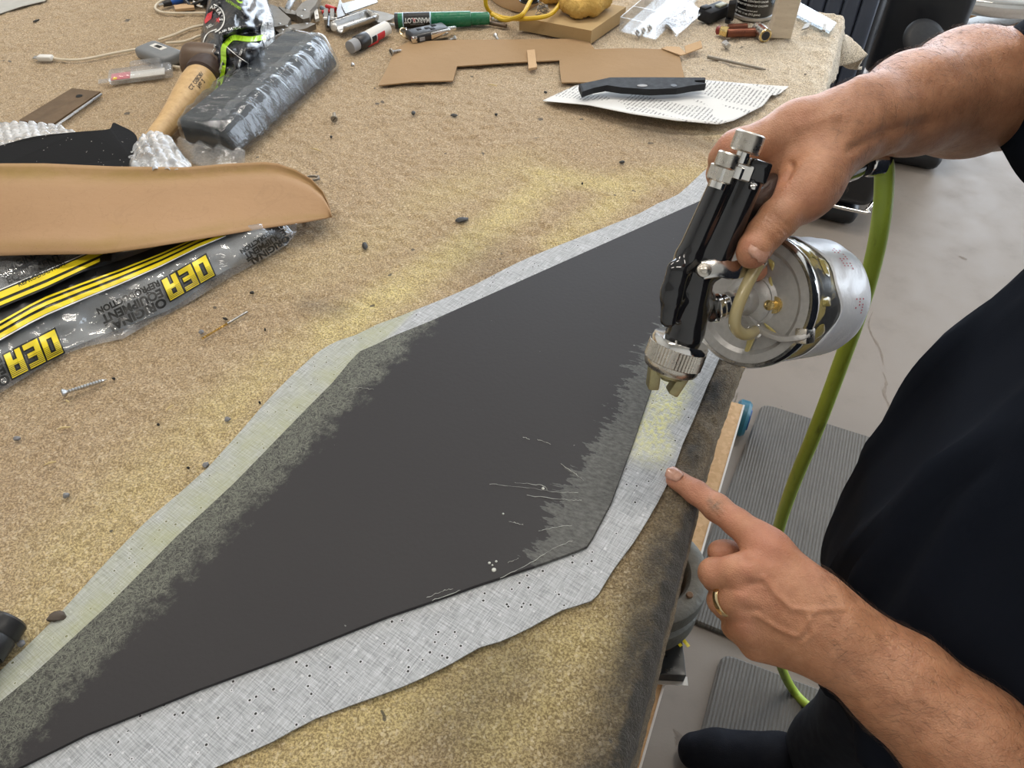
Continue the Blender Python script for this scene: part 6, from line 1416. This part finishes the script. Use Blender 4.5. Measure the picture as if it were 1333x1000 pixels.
# =================================================================== clear cases, dark holder, can and fittings
case_m = film('clear case plastic', (0.98, 0.985, 0.99), 0.03, 0.06, 0.05, 60, 0.8)
cs_ = thing('parts_case', 'clear plastic divided parts case behind the mdf block', 'case', T(838, 25))
c0, c1 = T(806, 42, 0.002), T(868, -12, 0.002); cu_ = (c1-c0).normalized(); cv = Vector((cu_.y, -cu_.x, 0)); cl2 = (c1-c0).length; cw = 0.058
MB().box(frame(c0+cu_*cl2/2+cv*cw/2+Vector((0, 0, 0.002)), (0, 0, 1), cu_), (cl2, cw, 0.002)).build('floor_plate', case_m, cs_, smooth=False)
for v in (0, cw): MB().box(frame(c0+cu_*cl2/2+cv*v+Vector((0, 0, 0.012)), (0, 0, 1), cu_), (cl2, 0.0015, 0.02)).build('side_wall', case_m, cs_, smooth=False)
for u in (0, 0.25, 0.5, 0.75, 1): MB().box(frame(c0+cu_*cl2*u+cv*cw/2+Vector((0, 0, 0.012)), (0, 0, 1), cu_), (0.0015, cw, 0.02)).build('divider', case_m, cs_, smooth=False)
MB().box(frame(c0+cu_*cl2/2+cv*(-0.016)+Vector((0, 0, 0.02)), (0, 0.35, 1), cu_), (cl2, 0.03, 0.0016)).build('lid', case_m, cs_, smooth=False)
for x, y, lab in ((830, 43, 'silver washer at the near corner of the clear parts case'), (838, 40, 'small silver nut in the clear parts case'), (846, 37, 'silver collar in the clear parts case near the zip bag')):
    torus(MB(), trs(T(x, y, 0.006), 0, 0.8, 0.3), 0.0045, 0.0017, 18, 8).build('washer', steel, label=lab, cat='washer', group='washers by the clear case')
zb = thing('zip_bag', 'crumpled shiny clear zip bag beside the parts case', 'plastic bag', T(885, 25)); P = []
q4 = [T(862, 22, .012), T(893, -6, .014), T(915, 17, .012), T(881, 46, .012)]
for top in (1, 0):
    P = []
    for i in range(13):
        row = []
        for j in range(13):
            u, v = i/12, j/12; p = q4[0].lerp(q4[1], u).lerp(q4[3].lerp(q4[2], u), v); row.append(p+Vector((0, 0, (0.010*math.sin(math.pi*u)*math.sin(math.pi*v)+0.003*math.sin(u*9+v*5))*(1 if top else -0.4))))
        P.append(row)
    MB().grid(P).build('film', film('glossy zip film', (0.95, 0.96, 0.98), 0.16, 0.07, 0.9, 55, 1.0), zb, angle=180)
for x, y, lab in ((871, 36, 'dark steel washer under the clear zip bag'), (876, 31, 'second dark steel washer under the clear zip bag')): torus(MB(), trs(T(x, y, 0.005), 0.5, 0.5, 0.2), 0.0055, 0.0018, 18, 8).build('washer', dull_steel, label=lab, cat='washer', group='washers by the clear case')
dh = thing('bit_holder', 'black plastic bit holder with a pale tag left of the spray can', 'bit holder', T(935, 20)); dm = trs(T(930, 16, 0.010), heading(T(912, 22), T(952, 6)))
MB().box(dm, (0.052, 0.026, 0.018), 0.004).build('holder_body', dark_plastic, dh); MB().box(dm @ Matrix.Translation((0.008, -0.004, 0.010)), (0.018, 0.010, 0.003), 0.001).build('tag', mat('pale olive tag', (0.36, 0.37, 0.28), 0.5), dh); MB().box(dm @ Matrix.Translation((-0.016, 0.006, 0.009)), (0.016, 0.012, 0.005), 0.002).build('clip', dark_plastic, dh)
p0 = T(948, 30, 0.004); MB().box(frame(T(952, 14, 0.022), T(953, 2, .05)-T(947, 30, .002), RIGHT), (0.011, 0.008, 0.055), 0.002).build('arm', dark_plastic, dh); MB().lathe([(0.002, 0), (0.0045, 0.001), (0.0045, 0.006), (0.002, 0.007)], trs(T(947, 30, 0.001)), 12).build('foot', black_plastic, dh)
can = thing('spray_can', 'black aerosol can with an orange red band and white warning text', 'spray can', T(980, 15)); cm_ = T(979, 19, 0.0); ang0 = math.atan2(CAM.y-cm_.y, CAM.x-cm_.x); KM = trs(cm_)
MB().lathe([(0.026, 0.001), (0.0310, 0.0005), (0.0325, 0.002), (0.0325, 0.006), (0.0308, 0.007)], KM, 48).build('base_rim', steel, can)
cb2 = MB().lathe([(0.0308, 0.006), (0.0315, 0.009), (0.0315, 0.165), (0.029, 0.175)], KM, 48).build('can_body', mat('black can enamel', (0.012, 0.012, 0.013), 0.2, 0.2, 0.1, coat=0.5), can)
MB().lathe([(0.029, 0.174), (0.022, 0.183), (0.013, 0.188), (0.012, 0.196)], KM, 40).build('shoulder', steel, can); MB().lathe([(0.0135, 0.19), (0.014, 0.215), (0.012, 0.218)], KM, 24).build('nozzle_cap', black_plastic, can)
P = [[KM @ Vector((0.0318*math.cos(a), 0.0318*math.sin(a), z)) for z in (0.040, 0.072)] for a in np.linspace(ang0-0.95, ang0+0.75, 24)]
ob_ = MB().grid(P).build('orange_band', orange_print, cb2, angle=180)
def can_text(s, z, size, m, a=0.0, bold=0.0, sx=1.0):
    tv = text_vf(s, size, bold, sx, 0.004)
    text_mb(MB(), tv, lambda x, y: KM @ Vector((0.0321*math.cos(ang0+a+x/0.0321), 0.0321*math.sin(ang0+a+x/0.0321), z+y))).build('lettering', m, cb2, smooth=False)
for s, z, sz, a in (('HARMFUL OR FATAL IF SWALLOWED', 0.0360, 0.0036, -0.15), ('FLAMMABLE. CONTENTS UNDER', 0.0300, 0.0038, -0.15), ('KEEP OUT OF REACH OF CHILDREN', 0.0240, 0.0036, -0.15), ('See precautions on back panel', 0.0165, 0.0029, -0.3), ('NET WT. 11 oz. (312 grams)', 0.0115, 0.0040, -0.3)): can_text(s, z, sz, white_print, a, 0.025, 0.92)
can_text('V', 0.046, 0.009, white_print, -0.25, 0.05); can_text('X', 0.046, 0.007, white_print, 0.0, 0.05)
bf = thing('brass_fitting', 'brass hex fitting with a red tip in front of the can', 'fitting', T(940, 40)); d_ = (T(950, 41, .007)-T(934, 38, .007)).normalized(); p0 = T(934, 39, .008)
MB().lathe([(0.004, -0.002), (0.0062, 0), (0.0062, 0.004)], frame(p0, d_), 16).build('tip', mat('dark red cap', (0.20, 0.02, 0.015), 0.35), bf); mb = MB(); hexnut(mb, frame(p0, d_), 0.0072, 0.004, 0.011); mb.build('nut', brass, bf, smooth=False); MB().lathe([(0.0078, 0.010), (0.0078, 0.0155), (0.005, 0.016)], frame(p0, d_), 6).build('hex_collar', brass, bf, smooth=False)
cp_ = thing('copper_coupling', 'two dark copper tubes lying against the can base', 'copper tube', T(965, 41))
MB().tube([T(946, 43, .007), T(984, 42, .007)], 0.0064, 18).build('tube', copper, cp_); MB().tube([T(948, 36, .006), T(972, 35, .006)], 0.0052, 18).build('tube', copper, cp_)
af = thing('chrome_fitting', 'round chrome hose fitting with a dark bore beside the pale board', 'fitting', T(995, 44)); p0 = T(985, 36, .009); p1 = T(996, 46, .009); M_ = frame(p0, p1-p0); Ls = (p1-p0).length
MB().lathe([(0.006, 0), (0.0085, 0.001), (0.0085, 0.004), (0.007, 0.005), (0.007, 0.007), (0.009, 0.008), (0.0098, Ls), (0.0075, Ls+0.002)], M_, 24).build('shell', nickel, af); MB().lathe([(0.0003, Ls+0.0024), (0.0062, Ls+0.0024)], M_, 16, cap=False).build('bore', rubber, af); torus(MB(), M_ @ Matrix.Translation((0, 0, Ls+0.001)), 0.0078, 0.0016).build('brass_lip', brass, af)
wbm = frame(T(1017, 50, 0.115)*0+Vector((T(1017, 50).x, T(1017, 50).y+0.010, TH+0.116)), (0.02, 0.05, 1), Vector((1, -0.10, 0))); MB().box(wbm, (0.0315, 0.019, 0.23), 0.001, 1).build('pale_board', pale_wood, smooth=False, label='pale upright wooden board beside the spray can', cat='board')
cs2 = thing('clear_sleeve', 'flat clear plastic sleeve with small clips at the far right corner', 'plastic sleeve', T(1060, 28))
MB().slab([T(1036, 22, .003), T(1040, 6, .003), T(1088, 33, .003), T(1079, 44, .003)], 0.004).build('sleeve_film', film('blue clear sleeve', (0.90, 0.95, 1.0), 0.35, 0.08, 0.6, 50, 1.0, None, 0.004, (0.72, 0.82, 0.92)), cs2, smooth=False)
for q in ([(1043, 40), (1047, 33), (1056, 30), (1052, 37)], [(1070, 40), (1072, 32), (1076, 33), (1074, 42)]): MB().slab([T(x, y, .0075) for x, y in q], 0.002).build('clip', dull_steel, cs2, smooth=False)

# =================================================================== under the bench
wh = thing('cast_wheel', 'grey cast metal hub wheel on the bench shelf beneath the carpet edge', 'wheel hub', W(850, 770, SH)); ztop = SH+0.12; wr = W(916, 737, ztop); wc_ = Vector((wr.x-0.069, wr.y-0.004, SH+0.002))
cast_m = mat('grey cast metal', (0.155, 0.15, 0.13), 0.6, 0.35, 0.3, 50, 0.5, 160, 0.002); rust_m = mat('rusty edge', (0.20, 0.12, 0.07), 0.7, 0.3, 0.4, 60, 0.4, 200)
MB().lathe([(0.02, 0), (0.066, 0), (0.070, 0.004), (0.070, 0.030)], trs(wc_), 56).build('lower_ring', rust_m, wh)
MB().lathe([(0.071, 0.030), (0.074, 0.034), (0.074, 0.066), (0.068, 0.070), (0.068, 0.080), (0.073, 0.084), (0.075, 0.088), (0.075, 0.114), (0.071, 0.118), (0.062, 0.119), (0.052, 0.117), (0.048, 0.110), (0.046, 0.06), (0.045, 0.010), (0.02, 0.008)], trs(wc_), 64).build('casting', cast_m, wh)
for k in range(6):
    a = -0.05+k*2*math.pi/5; q = wc_+Vector((0.058*math.cos(a+0.6), 0.058*math.sin(a+0.6), 0.1185)); MB().lathe([(0.0004, 0.0030), (0.0035, 0.0030), (0.0045, 0.002), (0.0045, 0.0)], trs(q, a), 12).build('stud', rust_m, wh)
bx = thing('striped_carton', 'black carton with yellow stripes under the cast wheel', 'box', W(868, 830, SH)); bmx = Matrix.Translation(W(866, 832, SH+0.012)-N_DIR*0.045-E_DIR*0.02) @ Matrix.Rotation(math.atan2(N_DIR.y, N_DIR.x)+0.35, 4, 'Z')
bo = MB().box(bmx, (0.14, 0.10, 0.020), 0.001).build('carton', black_print, bx, smooth=False)
for k in range(5): MB().box(bmx @ Matrix.Translation((0.022+0.010*k, 0.012, 0.0103)) @ Matrix.Rotation(0.6, 4, 'Z'), (0.0045, 0.055, 0.0006)).build('stripe', yellow_print, bo, smooth=False)
MB().box(bmx @ Matrix.Translation((0, -0.049, -0.0095)), (0.15, 0.012, 0.001)).build('paper_edge', white_plastic, bx, smooth=False)

# =================================================================== car seats and parts on the floor behind
vinyl_b = mat('black seat vinyl', (0.010, 0.011, 0.014), 0.38, 0, 0.2, 30, 0.15, 400); pleat_m = mat('blue black pleated vinyl', (0.045, 0.055, 0.08), 0.36, 0, 0.15, 30, 0.15, 400)
seat_rot = Matrix((( N_DIR.x, E_DIR.x, 0), (N_DIR.y, E_DIR.y, 0), (0, 0, 1))).to_4x4()
def seat(corner, wd, dp, label, nple, back, bh_, disc=False, backw=None, backshift=0.0):
    M = Matrix.Translation(corner) @ seat_rot @ Matrix.Translation((-wd/2, dp/2, 0))     # corner = front right foot of the seat
    t = thing('car_seat', label, 'car seat', corner, 'car seats standing on the floor')
    MB().box(M @ Matrix.Translation((0, 0, 0.035)), (wd-0.05, dp-0.04, 0.07), 0.03, 3).build('seat_base', vinyl_b, t)
    MB().box(M @ Matrix.Translation((0, 0, 0.155)), (wd, dp, 0.15), 0.035, 4).build('cushion', vinyl_b, t)
    P_ = [M @ Vector(q) for q in ((-wd/2, -dp/2-0.002, 0.088), (wd/2-0.05, -dp/2-0.004, 0.078), (wd/2-0.01, -dp/2+0.005, 0.085), (wd/2+0.003, -dp/2+0.05, 0.11), (wd/2+0.003, -dp/2+0.14, 0.15))]
    MB().tube(cr(P_, 6), 0.006, 10).build('chrome_trim', chrome, t)
    for k in range(nple):
        x = -wd/2+0.06+(wd-0.12)*(k+0.5)/nple; MB().box(M @ Matrix.Translation((x, -0.01, 0.232)), ((wd-0.12)/nple*0.97, dp-0.10, 0.03), 0.012, 3).build('pleat', pleat_m, t)
    bw = backw or wd; Mb = M @ Matrix.Translation((backshift, back, 0.20)) @ Matrix.Rotation(math.radians(-8), 4, 'X')
    MB().box(Mb @ Matrix.Translation((0, 0.03, bh_/2)), (bw, 0.09, bh_), 0.035, 4).build('backrest', vinyl_b, t)
    if nple:
        for k in range(nple):
            x = -bw/2+0.05+(bw-0.07)*(k+0.5)/nple; MB().box(Mb @ Matrix.Translation((x, -0.02, bh_/2)), ((bw-0.07)/nple*0.97, 0.03, bh_-0.08), 0.012, 3).build('pleat', pleat_m, t)
    return t, Mb
ca = W(1112, 304, 0); seat(ca+N_DIR*0.02, 0.50, 0.38, 'nearer black car seat with pleated vinyl and chrome trim', 9, 0.15, 0.55, backshift=-0.13)
cb3 = W(1222, 233, 0); t2, Mb2 = seat(cb3+N_DIR*0.02+E_DIR*0.01, 0.30, 0.40, 'farther black car seat with a round hinge cover', 0, 0.02, 0.60, backw=0.26, backshift=-0.07)
MB().lathe([(0.002, 0.012), (0.045, 0.012), (0.06, 0.008), (0.066, 0.0)], frame(W(1203, 82, 0.30)*0+C(1203, 52, 2.36), -FWD), 40).build('hinge_cover', mat('dark hinge cover', (0.012, 0.012, 0.014), 0.55), t2)
OFFc = cardboard = MB().box(frame(C(1161, 40, 2.62), E_DIR, N_DIR), (0.035, 0.5, 0.012)).build('card_sheet', pale_card, smooth=False, label='narrow beige card panel between the two car seats', cat='card')
r0, r1 = W(1232, 46, 0.06), W(1400, -6, 0.06); MB().box(frame((r0+r1)/2, (0, 0, 1), r1-r0), ((r1-r0).length, 0.075, 0.05), 0.01).build('metal_rail', mat('grey rail', (0.20, 0.195, 0.185), 0.45, 0.5, 0.15), label='long grey metal rail lying on the floor behind the arm', cat='rail')
MB().tube(cr([W(1222, -3, 0.16), W(1270, 4, 0.16), W(1320, 9, 0.16), W(1400, 10, 0.16)], 6), 0.045, 20).build('chrome_bumper', chrome, label='chrome bumper bar at the top right corner', cat='bumper')
MB().box(frame(W(1262, 2, 0.03), (0, 0, 1), N_DIR), (0.55, 0.30, 0.06), 0.004).build('cardboard_box', chipboard, smooth=False, label='flat beige cardboard box behind the grey metal rail', cat='box')
